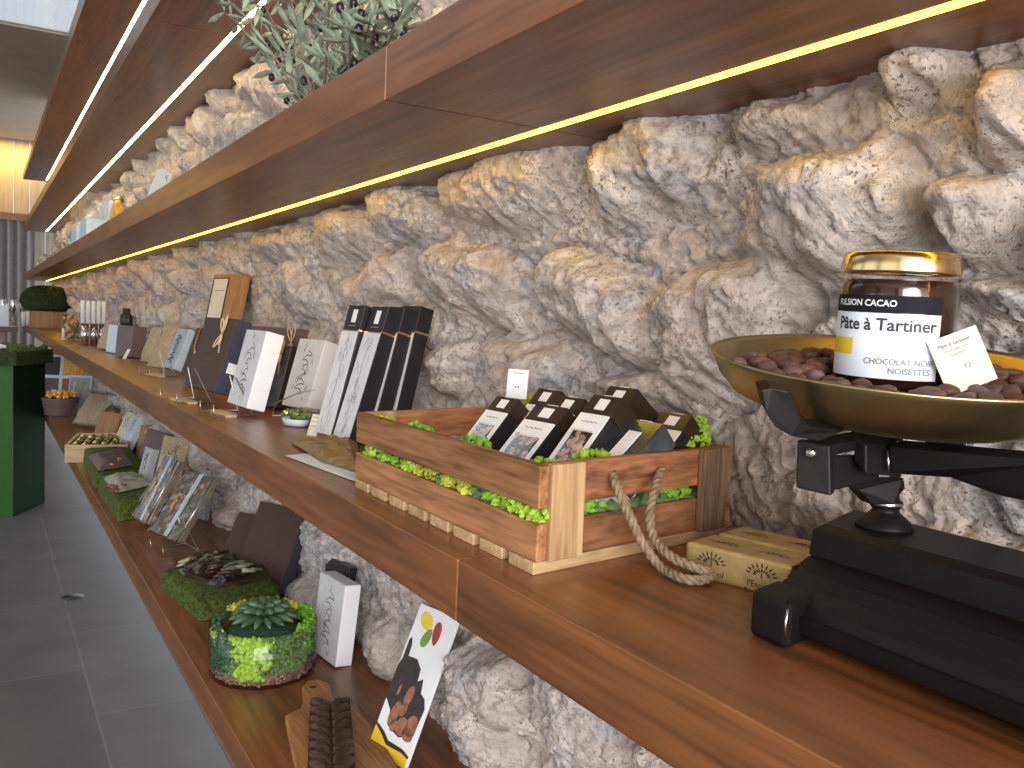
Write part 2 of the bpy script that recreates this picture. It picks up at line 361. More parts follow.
# ------------------------------------------------------------------ the stone wall
XW = .800
def stones():
    S = []
    # (centre y, centre z, half y, half z, height) from what the photo shows, at x = .70
    px = [(705, 905, 150, 290, .125), (910, 1008, 150, 262, .11), (968, 1060, 66, 150, .12), (628, 762, 268, 402, .125), (514, 655, 254, 354, .13),
          (408, 520, 250, 330, .12), (436, 588, 140, 236, .11), (590, 712, 112, 232, .115), (362, 438, 182, 256, .11), (452, 552, 336, 408, .10),
          (408, 452, 335, 398, .095), (556, 690, 362, 420, .095), (868, 966, 52, 112, .10), (720, 850, 78, 150, .085), (312, 372, 205, 262, .10),
          (322, 400, 266, 320, .10), (262, 318, 262, 322, .10), (250, 312, 226, 264, .09), (436, 522, 640, 752, .13), (518, 622, 668, 790, .125),
          (352, 386, 622, 680, .10), (620, 700, 742, 830, .12), (372, 436, 560, 640, .10), (735, 800, 455, 540, .07), (930, 1060, 455, 545, .08),
          (770, 850, 300, 350, .06), (905, 1010, 262, 330, .10), (1010, 1100, 160, 330, .11), (860, 1010, 300, 350, .05), (270, 330, 580, 640, .10),
          (220, 280, 480, 545, .10), (290, 345, 520, 590, .10), (430, 500, 700, 790, .12), (285, 345, 90, 150, .11), (190, 250, 120, 175, .10), (225, 290, 60, 110, .11)]
    for (u0, u1, v0, v1, h) in px:
        uc, vc = (u0+u1)/2, (v0+v1)/2; a = atx(u0, vc, .70); b = atx(u1, vc, .70); c = atx(uc, v0, .70); d = atx(uc, v1, .70)
        S.append(((a.y+b.y)/2, (c.z+d.z)/2, abs(a.y-b.y)/2*1.04, abs(c.z-d.z)/2*1.04, h))
    rnd = random.Random(11); n0 = len(S); tries = 0
    while tries < 9000:
        tries += 1
        y = rnd.uniform(-.6, 11.4); z = rnd.uniform(.5, 3.7); ry = rnd.uniform(.06, .15); rz = ry*rnd.uniform(.6, .95)
        if y > 5: ry *= 1.15; rz *= 1.15
        ok = True
        for s in S:
            dy = abs(s[0]-y)/(s[2]+ry); dz = abs(s[1]-z)/(s[3]+rz)
            if dy*dy+dz*dz < (.80 if len(S) > n0 else .85): ok = False; break
        if ok: S.append((y, z, ry, rz, rnd.uniform(.075, .125)))
    return S
def vnoise(y, z, s, seed):
    """smooth value noise, vectorised"""
    rs = np.random.RandomState(seed); N = 256; tab = rs.rand(N, N)*2-1
    a = y*s+seed*3.7; b = z*s+seed*1.9; ia = np.floor(a).astype(int); ib = np.floor(b).astype(int); fa = a-ia; fb = b-ib
    fa = fa*fa*fa*(fa*(fa*6-15)+10); fb = fb*fb*fb*(fb*(fb*6-15)+10)
    g = lambda i, j: tab[i % N, j % N]
    return (g(ia, ib)*(1-fa)+g(ia+1, ib)*fa)*(1-fb)+(g(ia, ib+1)*(1-fa)+g(ia+1, ib+1)*fa)*fb
def fbm(y, z, s, seed, o=5, g=.5):
    t = 0; a = 1; n = 0
    for k in range(o): t = t+a*vnoise(y, z, s, seed+k); n += a; a *= g; s *= 2.03
    return t/n
def stone_wall():
    ys = [-.7]
    while ys[-1] < 11.4:
        y = ys[-1]; d = .012 if y < .15 else max(.0032, .0036*(y+.3)); ys.append(y+d)
    ys = np.array(ys); zs = np.concatenate([np.arange(.55, 1.95, .0042), np.arange(1.95, 3.72, .009)])
    Y, Z = np.meshgrid(ys, zs, indexing='ij')
    wy = Y+.035*fbm(Y, Z, 6, 3, 4)+.012*fbm(Y, Z, 26, 9, 3); wz = Z+.035*fbm(Y, Z, 6, 23, 4)+.012*fbm(Y, Z, 26, 29, 3)
    H = .020*fbm(Y, Z, 7, 41, 4)+.052
    for i, (cy, cz, ry, rz, h) in enumerate(stones()):
        i0, i1 = np.searchsorted(ys, [cy-ry*1.6-.05, cy+ry*1.6+.05]); j0, j1 = np.searchsorted(zs, [cz-rz*1.6-.05, cz+rz*1.6+.05])
        if i1 <= i0 or j1 <= j0: continue
        a = wy[i0:i1, j0:j1]-cy; b = wz[i0:i1, j0:j1]-cz
        ang = ((i*37) % 50-25)/120.; a2 = a*math.cos(ang)+b*math.sin(ang); b2 = -a*math.sin(ang)+b*math.cos(ang)
        px_ = 2.2+.3*(i % 4)
        d = (np.abs(a2/ry)**px_+np.abs(b2/rz)**px_)**(1/px_)
        s = np.clip(1-d**2.6, 0, 1)**.58
        v = (.030+h*.70)*s*(1+.16*(b2/rz)+.08*(a2/ry)*(1 if i % 2 else -1))
        cur = H[i0:i1, j0:j1]; m_ = np.clip((v-cur)/.02+.5, 0, 1); H[i0:i1, j0:j1] = cur*(1-m_)+v*m_+.010*m_*(1-m_)-.012*np.exp(-((d-1.03)/.06)**2)
    rid = 1-np.abs(fbm(Y, Z, 11, 61, 4))*2.2
    H = H+.012*fbm(Y, Z, 10, 51, 5, .55)+.009*(rid-.6)+.0085*(1-2*np.abs(fbm(Y, Z, 30, 66, 4, .62)))-.005+.0065*fbm(Y, Z, 80, 71, 3, .75)
    p = vnoise(Y, Z, 88, 81)+.5*vnoise(Y, Z, 51, 91); H = H-.009*np.clip(p-.85, 0, .5)*2*(fbm(Y, Z, 5, 95, 2) > -.1)
    back = np.exp(-((Z-1.32)/.14)**2)*np.exp(-((Y-.55)/.5)**2)
    H = H-.030*back
    # the courses just under the shelf above come further forward
    H = H+.038*np.clip((Z-1.47)/.17, 0, 1)*(Z < 1.74)*np.clip(1.3-.12*Y, .5, 1)
    H = np.minimum(H, .150+.25*np.clip(H-.150, 0, 1))
    X = XW-H
    n, m = Y.shape; co = np.stack([X, Y, Z], -1).reshape(-1, 3)
    idx = np.arange(n*m).reshape(n, m)
    f = np.stack([idx[:-1, :-1], idx[:-1, 1:], idx[1:, 1:], idx[1:, :-1]], -1).reshape(-1, 4)
    me = bpy.data.meshes.new('wall_right'); me.vertices.add(len(co)); me.vertices.foreach_set('co', co.ravel())
    me.loops.add(f.size); me.loops.foreach_set('vertex_index', f.ravel()); me.polygons.add(len(f))
    me.polygons.foreach_set('loop_start', np.arange(0, f.size, 4)); me.polygons.foreach_set('loop_total', np.full(len(f), 4))
    me.polygons.foreach_set('use_smooth', np.ones(len(f), bool)); me.update(); me.validate()
    me.materials.append(M['rock']); o = bpy.data.objects.new('wall_right', me); COL.objects.link(o); struct(o)
stone_wall()

# ------------------------------------------------------------------ shelves
def shelf(zt, seams, label, led, ymax=10.9, near=-.7):
    r = thing('wall_shelf', label, 'shelf', (XF, 0, zt), group='long wooden wall shelves')
    ends = [near]+seams+[ymax]
    for i in range(len(ends)-1):
        y0 = ends[i]+(.0008 if i else 0); y1 = ends[i+1]-.0008
        b = mb(M['shelf']); b.box(0, .37, y0, y1, -TK, 0, .0015) if i < 2 else b.box(0, .37, y0, y1, -TK, 0)
        b.ob('board', None, r)
    if led:
        q = mb(M[led])
        y = near+.1
        while y < ymax-.15:
            q.box(.210, .2245, y, min(y+.6, ymax-.15), -TK-.0003, -TK+.001); y += .6
        o = q.ob('light_strip', None, r); o['label'] = 'glowing warm light strip'
    return r
smM = aty(0, 0, 1).y
seamM = atx(458, 561, XF).y; seamC = atx(386, 60, XF).y
shelf(ZL, [3.1, 6.2], 'lowest long wooden shelf, nearest the floor, holding moss blocks and chocolate boxes', None)
q0 = [c for c in bpy.data.objects if c.name == 'wall_shelf'][0]
k = mb(M['steel']); k.box(-.002, .0, -.7, 10.9, -TK-.002, -TK+.001); o = k.ob('metal_edge', None, q0); o['label'] = 'thin bright metal edge'
shelf(ZM, [seamM, 2.55, 5.4, 8.2], 'middle long wooden shelf carrying the scale and the slatted crate', None)
shelf(ZC, [seamC, 3.4, 6.9], 'long wooden shelf just above the jar, with olive branches on top', 'led_y')
shelf(ZD, [2.6, 5.6], 'second highest long wooden shelf, bare, with a light strip beneath', 'led')
shelf(ZE, [3.3, 7.0], 'topmost long wooden shelf, nearest the ceiling', 'led')

# ------------------------------------------------------------------ leaning box packs
def leafprint(q, w, h, n=26, seed=0, lw=.0009, z0=.06, z1=.95):
    """inky botanical doodle for printed sleeves"""
    r = random.Random(seed)
    for k in range(n):
        cz = h*r.uniform(z0, z1); cx = w*r.uniform(-.32, .32); a = r.uniform(-.6, .6)+math.pi/2; L = r.uniform(.05, .13)*h; c = r.uniform(-1.6, 1.6)
        pts = [(cx+L*(t-.5)*math.cos(a+c*(t-.5)), cz+L*(t-.5)*math.sin(a+c*(t-.5))) for t in [j/6 for j in range(7)]]
        pts = [(max(-w*.47, min(w*.47, px)), max(h*.02, min(h*.98, pz))) for px, pz in pts]
        ribbon(q, pts, lw)
def scriptline(q, w, h, cx, z0, z1, amp, n, lw):
    pts = []
    for i in range(n*8+1):
        t = i/(n*8); pts.append((cx+amp*math.sin(t*n*2*math.pi)*(1+.4*math.sin(t*9)), z0+(z1-z0)*t+.25*amp*math.cos(t*n*4*math.pi)))
    for i in range(0, len(pts)-6, 5): ribbon(q, pts[i:i+7], lw)
def whitebox(q, label, seed, black_back=False):
    r = leaner('gift_box', label, 'box', q); w, h, t = q[5:]
    b = mb(M['white']); b.box(-w/2, w/2, 0, t, 0, h, .0015); b.ob('body', None, r)
    s = mb(M['pattern']); s.box(-w/2+.001, w/2-.001, -.0012, .0006, .001, h-.001)
    so = s.ob('printed_sleeve', None, r)
    k = mb(M['ink']); leafprint(k, w*.8, h, 16, seed, .0016, .08, .93); scriptline(k, w, h, 0, h*.18, h*.88, w*.13, 5, .0022)
    for v in range(len(k.v)): k.v[v] = (k.v[v][0], -.0017, k.v[v][2])
    k.ob('print', None, so)
    return r
def plainbox(name, label, cat, q, mat, extra=None):
    r = leaner(name, label, cat, q); w, h, t = q[5:]
    b = mb(M[mat]); b.box(-w/2, w/2, 0, t, 0, h, .0012); b.ob('body', None, r)
    if extra: extra(r, w, h, t)
    return r
def easel(x, y, z, yaw, w=.09, label='small clear plastic display easel', nm='display_easel'):
    r = thing(nm, label, 'stand', (x, y, z), (0, 0, rad(yaw)))
    for s in (-1, 1):
        q = mb(M['wire']); q.tube([(s*w/2, -.035, .028), (s*w/2, -.035, .004), (s*w/2, .05, .004), (s*w/2*.4, .02, .085)], .0018, 6); q.ob('side_wire', None, r)
    q = mb(M['wire']); q.tube([(-w/2, .02, .004), (w/2, .02, .004)], .0018, 6); q.ob('cross_wire', None, r)
    q = mb(M['lightwood']); q.box(-w/2-.01, w/2+.01, -.012, .012, 0, .006, .001); q.ob('foot', None, r)
    return r
# kraft pouches (two)
def pouch(q, label, seed):
    r = leaner('kraft_pouch', label, 'pouch', q, 'kraft pouches leaning on the middle shelf'); w, h, t = q[5:]
    n = 14; vs = []; fs = []
    rr = random.Random(seed)
    for side in (0, 1):
        for i in range(n+1):
            for j in range(n+1):
                a = i/n; b = j/n; puff = (math.sin(math.pi*a)**.5)*(math.sin(math.pi*min(1, b*1.02))**.6 if b < 1 else 0)*t*.5
                y = t*.5+(puff if side else -puff)+.0015*math.sin(a*17+b*9+seed)
                vs.append((w*(a-.5)*(1-.05*math.sin(math.pi*b)), y, h*b))
        o = side*(n+1)**2
        for i in range(n):
            for j in range(n): fs.append((o+i*(n+1)+j, o+(i+1)*(n+1)+j, o+(i+1)*(n+1)+j+1, o+i*(n+1)+j+1))
    b = mb(M['kraft']); b.smooth = True; b.add(vs, fs); b.ob('body', None, r)
    k = mb(M['darkgold']); leafprint(k, w*.5, h*.5, 9, seed, .003, .2, .8)
    for v in range(len(k.v)): k.v[v] = (k.v[v][0], -.003, k.v[v][2]+h*.42)
    k.ob('print', None, r)
pouch((.574, 3.878, ZM, -77, 19, .147, .150, .030), 'kraft paper pouch leaning farthest from the camera of the two pouches', 1)
pouch((.555, 3.529, ZM, -76, 21, .163, .170, .030), 'wider kraft paper pouch leaning in front of the other, beside silver packet', 5)
def silverx(r, w, h, t):
    k = mb(M['film']); k.box(-w/2-.003, w/2+.003, -.003, t+.003, .0, h+.004); k.ob('wrapper', None, r)
    k = mb(M['ink']); scriptline(k, w, h, 0, h*.12, h*.85, w*.14, 6, .004)
    for v in range(len(k.v)): k.v[v] = (k.v[v][0], -.0045, k.v[v][2])
    k.ob('print', None, r)
plainbox('chocolate_packet', 'pale silver packet with dark script leaning beside the kraft pouches', 'packet', (.548, 3.164, ZM+.015, -82, 21, .115, .146, .029), 'bluewhite', silverx)
easel(.50, 3.12, ZM, -80, .10, 'small wire easel under the pale silver packet')
def bandx(r, w, h, t):
    k = mb(M['navy']); k.box(-w/2*.2, w/2+.001, -.001, t+.001, -.0005, h*.72); k.ob('blue_band', None, r)
    k = mb(M['gold']); k.tube([(-w*.1, -.003, h*.98), (-.0*w, -.005, h*.6), (w*.18, -.004, h*.45)], .003, 6); k.ob('ribbon', None, r)
plainbox('chocolate_packet', 'narrow brown packet with blue band and gold ribbon left of the big brown box', 'packet', (.53, 2.75, ZM+.02, -85, 18, .13, .150, .035), 'choco', bandx)
def bow(r, cx, cy, cz, s=1.0, drop=.05):
    k = mb(M['raffia'])
    for a0, L in ((70, .045), (110, .04), (-60, .036), (-110, .04)):
        a = rad(a0); pts = []
        for i in range(13):
            t = i/12; rr_ = math.sin(math.pi*t)*L*s; aa = a+(t-.5)*1.0; pts.append((cx+rr_*math.cos(aa), cy-.006*math.sin(math.pi*t)-.002, cz+rr_*math.sin(aa)))
        k.tube(pts, .0016*s, 5)
    k.tube([(cx, cy-.003, cz), (cx+.01*s, cy-.004, cz-drop*.5), (cx+.018*s, cy-.003, cz-drop)], .0014*s, 5)
    k.tube([(cx, cy-.003, cz), (cx-.002, cy-.001, cz+.05*s)], .0010*s, 5)
    k.ob('raffia_bow', None, r)
def brownx(r, w, h, t):
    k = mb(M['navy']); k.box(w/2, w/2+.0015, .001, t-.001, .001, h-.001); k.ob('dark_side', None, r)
    bow(r, w*.22, -.001, h*.78)
    k = mb(M['darkgold']); k.box(-w*.12, w*.12, -.0008, .0005, h*.40, h*.425); k.box(-w*.07, w*.07, -.0008, .0005, h*.36, h*.372); k.ob('print', None, r)
    k = mb(M['white']); k.box(w/2+.0015, w/2+.003, t*.3, t*.9, h*.28, h*.42); k.ob('price_tag', None, r)
plainbox('gift_box', 'large chocolate brown box tied with a raffia bow, standing on an easel', 'box', (.467, 2.272, ZM+.02, -82, 17, .211, .187, .040), 'choco', brownx)
easel(.425, 2.25, ZM, -80, .11, 'wire easel holding up the large brown box with the bow')
def framex(r, w, h, t):
    k = mb(M['cream']); k.box(-w*.42, w*.20, -.001, .001, h*.45, h*.955); o = k.ob('picture', None, r); o['label'] = 'cream picture window'
    k = mb(M['greyink']); k.box(-w*.30, w*.1, -.0016, .001, h*.84, h*.846); k.blob((-w*.1, -.001, h*.53), (w*.08, .0006, h*.03), .3); k.ob('print', None, o)
    k = mb(M['choco'])
    for a in ((-w*.44, w*.22, h*.955, h*.963), (-w*.44, w*.22, h*.44, h*.45), (-w*.44, -w*.42, h*.44, h*.96), (w*.20, w*.22, h*.44, h*.96)): k.box(a[0], a[1], -.003, .001, a[2], a[3])
    k.ob('window_moulding', None, r)
plainbox('wooden_box', 'tall ochre wooden box with cream picture window, towering behind the brown box', 'box', (.605, 2.872, ZM, -81, 11, .187, .344, .045), 'framewood', framex)
whitebox((.484, 1.956, ZM+.012, -87, 14, .139, .172, .040), 'white box with black script on its grey front, left of the two white boxes', 3)
easel(.455, 1.96, ZM, -86, .10, 'wire easel under the left white box')
def darkx(r, w, h, t):
    bow(r, w*.42, -.002, h*.80, 1.0, .06)
plainbox('gift_box', 'dark brown flat box with raffia bow standing behind the two white boxes', 'box', (.640, 2.30, ZM, -76, 8, .235, .188, .035), 'mauve', darkx)
plainbox('gift_box', 'black box with raffia between the two white boxes', 'box', (.585, 2.07, ZM, -80, 14, .085, .150, .03), 'blackbrown', lambda r, w, h, t: bow(r, w*.1, -.002, h*.85, .7, .05))
whitebox((.605, 1.93, ZM+.006, -76, 16, .105, .160, .045), 'white box with pink tinted script front beside the tall black topped boxes', 8)
q = thing('wire_easel', 'thin wire easel crossing the front of the right white box', 'stand', (.56, 1.86, ZM), (0, 0, rad(-78)))
k = mb(M['wire']); k.tube([(-.05, 0, .002), (-.04, .0, .03), (.03, .02, .06), (.09, .02, .07)], .0014, 6); k.ob('front_wire', None, q)
k = mb(M['wire']); k.tube([(-.05, 0, .002), (-.05, .07, .002), (.03, .07, .002), (.03, 0, .002)], .0014, 6); k.ob('base_wire', None, q)
# tall boxes
def tallbox(q, label, seed):
    r = leaner('tall_gift_box', label, 'box', q, 'tall slim black topped boxes in a row'); w, h, t = q[5:]
    b = mb(M['black']); b.box(-w/2, w/2, 0, t, 0, h, .001); b.ob('body', None, r)
    s = mb(M['pattern']); s.box(-w/2-.0004, w/2-.0012, -.0010, .0006, 0, h*.795); so = s.ob('printed_sleeve', None, r)
    k = mb(M['greyink']); leafprint(k, w*.85, h*.78, 30, seed, .0011, .05, .97)
    ribbon(k, [(w*.02*math.sin(i), h*.78*(i/14)) for i in range(15)], .0014)
    for v in range(len(k.v)): k.v[v] = (k.v[v][0], -.0016, k.v[v][2])
    k.ob('print', None, so)
    k = mb(M['white']); k.box(-w*.10, w*.14, -.0012, .0005, h*.865, h*.965); k.box(-w*.10, w*.14, t*.0, t*.45, h, h+.0008); k.ob('label_sticker', None, r)
    k = mb(M['gold']); k.box(w/2-.0005, w/2+.0008, -.0005, t, h*.80, h*.815); k.box(-w/2, w/2+.0004, -.0012, 0, h*.797, h*.803)
    k.box(-w*.2, w*.2, -.0012, 0, h*.835, h*.842); k.ob('gold_band', None, r)
tallbox((.540, 1.545, ZM, -81, 15, .059, .248, .038), 'tall slim box with printed sleeve, farthest left of the row of four', 21)
tallbox((.552, 1.484, ZM, -83, 17, .060, .250, .032), 'tall slim box whose whole printed front and black side show, second of four', 22)
tallbox((.590, 1.482, ZM, -82, 15, .060, .250, .031), 'tall slim black box, third of four, only a white sliver of front showing', 23)
tallbox((.628, 1.480, ZM, -82, 13, .060, .252, .031), 'tall slim black box nearest the stones, last of the row of four', 24)
# price stand and moss tray next to the tall boxes
def card(name, label, u, v, z, w, h, yaw, lean, mat='cream', t=.0012, lines=0, zl=0):
    p = at(u, v, z); r = leaner(name, label, 'card', (p.x, p.y, z+zl, yaw, lean, w, h, t))
    b = mb(M[mat]); b.box(-w/2, w/2, 0, t, 0, h); b.ob('card', None, r)
    if lines:
        k = mb(M['greyink'])
        for i in range(lines):
            zz = h*(.85-.62*i/max(1, lines)); k.box(-w*.36, w*.30*(1 if i % 2 else .8), -.0006, 0, zz, zz+h*.025)
        k.ob('printed_lines', None, r)
    return r
card('price_card', 'narrow cream price card standing at the foot of the tall boxes', 311, 436, ZM, .028, .042, -70, 20, 'cream', .0015, 3)
p = at(296, 426, ZM)
r = thing('moss_tray', 'small log sided tray of dry moss with gold wrapped sweets before the right white box', 'tray', (p.x, p.y, ZM), (0, 0, rad(-75)))
k = mb(M['bluewhite']); k.lathe([(.001, .002), (.03, .002), (.036, .016), (.034, .016), (.029, .004), (.001, .004)], 24, sy=.7); k.ob('dish', None, r)
k = mb(M['framewood']); k.box(-.055, .055, .035, .055, .0, .032, .003); k.ob('log_back', None, r)
k = mb(M['moss_sage'])
for i in range(70): k.blob((random.uniform(-.055, .045), random.uniform(-.005, .045), .016+random.uniform(0, .012)), random.uniform(.004, .008), .35)
k.ob('moss', None, r)
for i in range(5):
    k = mb(M['gold']); k.blob((-.045+.014*i, random.uniform(-.015, .01), .024), (.008, .006, .005), .2); k.ob('wrapped_sweet', None, r)
# flat foil pouch and silver card in front of the crate's left end
def crumple(name, label, cat, poly, z, th, mat, n=26, amp=.004, seed=1):
    """a thin crumpled sheet or pouch over the quad poly (4 world xy corners)"""
    A, B, C_, D_ = [Vector((p[0], p[1], 0)) for p in poly]; vs = []; fs = []
    for s in (1, 0):
        for i in range(n+1):
            for j in range(n+1):
                a, b = i/n, j/n; P = (A*(1-a)+B*a)*(1-b)+(D_*(1-a)+C_*a)*b
                e = min(1, 6*min(a, 1-a, b, 1-b))
                hz = z+.001+(th*e**.6+amp*(.5+.9*noise3(P, 26, seed)+.6*noise3(P, 60, seed+2))*e if s else 0)
                vs.append((P.x, P.y, max(z+.0005, hz)))
        o = (0 if s else (n+1)**2)
        for i in range(n):
            for j in range(n): fs.append((o+i*(n+1)+j, o+(i+1)*(n+1)+j, o+(i+1)*(n+1)+j+1, o+i*(n+1)+j+1))
    k = mb(M[mat]); k.smooth = True; k.add(vs, fs); return tag(k.ob(name), label, cat)
P4 = [at(290, 444, ZM), at(356, 440, ZM), at(362, 476, ZM), at(322, 464, ZM)]
crumple('leaflet', 'pale glossy leaflet lying under the foil pouch at the crate end', 'leaflet', [at(284, 456, ZM), at(330, 452, ZM), at(361, 476, ZM), at(357, 483, ZM)], ZM, .001, 'bluewhite', 14, .0008, 4)
crumple('foil_pouch', 'crumpled olive gold pouch lying flat against the crate end', 'pouch', [(p.x, p.y) for p in P4], ZM+.003, .007, 'olivefoil', 30, .008, 3)

# ------------------------------------------------------------------ slatted crate
CX, CY = .428, .646; CW, CLn, CH = .285, .448, .101; SK = .16
cr = thing('slatted_crate', 'old slatted wooden crate with rope handle, filled with moss and black boxes', 'crate', (CX, CY, ZM))
def plank(nm, mat, a):
    k = mb(M[mat]); k.box(*a, .0012); k.v = [(v[0], v[1]+SK*v[0], v[2]) for v in k.v]; return k.ob(nm, None, cr)
for i in range(8):
    y0 = .004+i*(CLn-.004-.045)/7; plank('bottom_slat', 'crate_palex', (0, CW, y0, y0+.044, 0, .012))
for s, x0 in (('l', 0), ('r', CW-.012)):
    plank('side_slat', 'crate', (x0, x0+.012, 0, CLn, .0125, .0475)); plank('side_slat', 'crate', (x0, x0+.012, 0, CLn, .0615, CH))
for y0, y1 in ((-.0005, .0115), (CLn-.0115, CLn+.0005)):
    plank('end_slat', 'crate_x', (.0125, CW-.0125, y0+.006, y1+.004, .0125, .0475)); plank('end_slat', 'crate_x', (.0125, CW-.0125, y0+.006, y1+.004, .0615, CH))
for x0, y0, mt in ((.0125, -.003, 'crate_pale'), (CW-.054, -.003, 'crate_dark'), (.0125, CLn-.013, 'crate_pale'), (CW-.06, CLn-.013, 'crate_dark')):
    plank('corner_post', mt, (x0, x0+.042, y0-.002, y0+.008, .0125, CH+.0008))
# rope handle: three twisted strands
def rope(path, R, name, parent=None, turns=70):
    P = [Vector(p) for p in path]; F = []
    for i in range(len(P)-1):
        p0 = P[max(i-1, 0)]; p1 = P[i]; p2 = P[i+1]; p3 = P[min(i+2, len(P)-1)]
        for t in [j/18 for j in range(18)]:
            F.append(.5*((2*p1)+(p2-p0)*t+(2*p0-5*p1+4*p2-p3)*t*t+(3*p1-p0-3*p2+p3)*t*t*t))
    F.append(P[-1]); k = mb(M['rope']); prev = None; fr = []
    for i, p in enumerate(F):
        t = (F[min(i+1, len(F)-1)]-F[max(i-1, 0)]).normalized(); a = t.orthogonal().normalized() if prev is None else (prev-t*prev.dot(t)).normalized(); prev = a; fr.append((a, t.cross(a)))
    Ltot = sum((F[i+1]-F[i]).length for i in range(len(F)-1)); d = 0
    ph = [0]
    for i in range(len(F)-1): d += (F[i+1]-F[i]).length; ph.append(d/ (R*5.2)*2*math.pi)
    for s in range(3):
        k.tube([p+(fr[i][0]*math.cos(ph[i]+s*2.094)+fr[i][1]*math.sin(ph[i]+s*2.094))*R*.48 for i, p in enumerate(F)], R*.56, 7)
    k.tube(F, R*.5, 6)
    return k.ob(name, None, parent)
ye = CY+.018
pt = [aty(612, 470, ye+.012), aty(616, 484, ye-.012), aty(628, 512, ye-.030), aty(641, 540, ye-.040), at(660, 566, ZM+.007), at(682, 578, ZM+.006), at(702, 580, ZM+.006), at(711, 574, ZM+.008),
      at(697, 568, ZM+.014), at(672, 557, ZM+.018), aty(654, 538, ye-.035), aty(650, 512, ye-.025), aty(656, 486, ye-.010), aty(661, 470, ye+.012)]
inv = Matrix.Translation((CX, CY, ZM)).inverted()
o = rope([inv @ p for p in pt], .0047, 'rope_handle', cr); o['label'] = 'twisted jute rope handle hanging to the shelf'
# moss in the crate: four colours clumped along the gaps
def moss(name, mat, pts, r, per, parent=None, rs=(.0022, .0044)):
    k = mb(M[mat]); pts = [((c[0]*.91, c[1]+SK*c[0]*.91, c[2]), q_) for c, q_ in pts]
    for (c, rr_) in pts:
        n = per
        for i in range(n):
            d = Vector((random.gauss(0, 1), random.gauss(0, 1), random.gauss(0, 1))).normalized()
            rad_ = r if rr_ is None else rr_
            dd = Vector((d.x*rad_[0], d.y*rad_[1], d.z*rad_[2]))*random.uniform(.75, 1.05)
            k.blob(Vector(c)+dd, random.uniform(*rs), .38)
    o = k.ob(name, None, parent); o['kind'] = 'stuff'; return o
mo = thing('moss_bed', 'bright green reindeer moss bedding inside the slatted crate', 'moss', (CX, CY, ZM))
def mrow(mat, ys, x, z, rx=.0125, rz=.0085, ry=.017, per=80): moss('moss_clump', mat, [((x, y, z), (rx, ry, rz)) for y in ys], None, per, mo)
mrow('moss_lime', [.016, .034, .052, .075, .285, .40], .016, .054)
mrow('moss_green', [.095, .33, .36, .42], .018, .052)
mrow('moss_yellow', [.15, .19, .235, .262, .30], .018, .051)
mrow('moss_sage', [.115, .13, .21], .020, .049)
mrow('moss_green', [.022], .085, .054, .022, .008, .010, 60); mrow('moss_green', [.022, .024], .225, .054, .030, .008, .010, 60)
k = mb(M['moss_sage'])
for i in range(26):
    for j in range(18): k.blob((.025+j*(CW-.05)/17, .02+SK*(.025+j*(CW-.05)/17)+i*(CLn-.04)/25, .040+random.uniform(-.004, .006)), .013, .3)
k.ob('moss_clump', None, mo)
moss('moss_clump', 'moss_lime', [((.105, .035, .094), (.022, .014, .010)), ((.05, .06, .085), (.02, .02, .01))], None, 90, mo)
moss('moss_clump', 'moss_green', [((.16, .085, .098), (.016, .022, .026)), ((.175, .10, .105), (.013, .016, .026)), ((.05, .20, .085), (.02, .02, .014)), ((.04, .33, .085), (.02, .025, .012))], None, 110, mo)
moss('moss_clump', 'moss_lime', [((.262, .035, .105), (.020, .014, .012)), ((.282, .030, .112), (.012, .014, .02)), ((.25, .045, .102), (.02, .014, .012))], None, 110, mo)
moss('moss_clump', 'moss_yellow', [((.22, .30, .115), (.018, .022, .02)), ((.27, .13, .115), (.014, .018, .02)), ((.23, .20, .115), (.016, .018, .018)), ((.03, .42, .088), (.02, .02, .01))], None, 100, mo)
k = mb(M['kraft'])
for i in range(60):
    a = random.uniform(0, 6.28); c = Vector((.235+random.uniform(-.03, .03), .40+random.uniform(-.03, .03), .095+random.uniform(0, .03)))
    k.tube([c, c+Vector((math.cos(a)*.012, math.sin(a)*.012, .010)), c+Vector((math.cos(a)*.02, math.sin(a)*.02, 0))], .0008, 4)
k.ob('dry_twigs', None, mo)
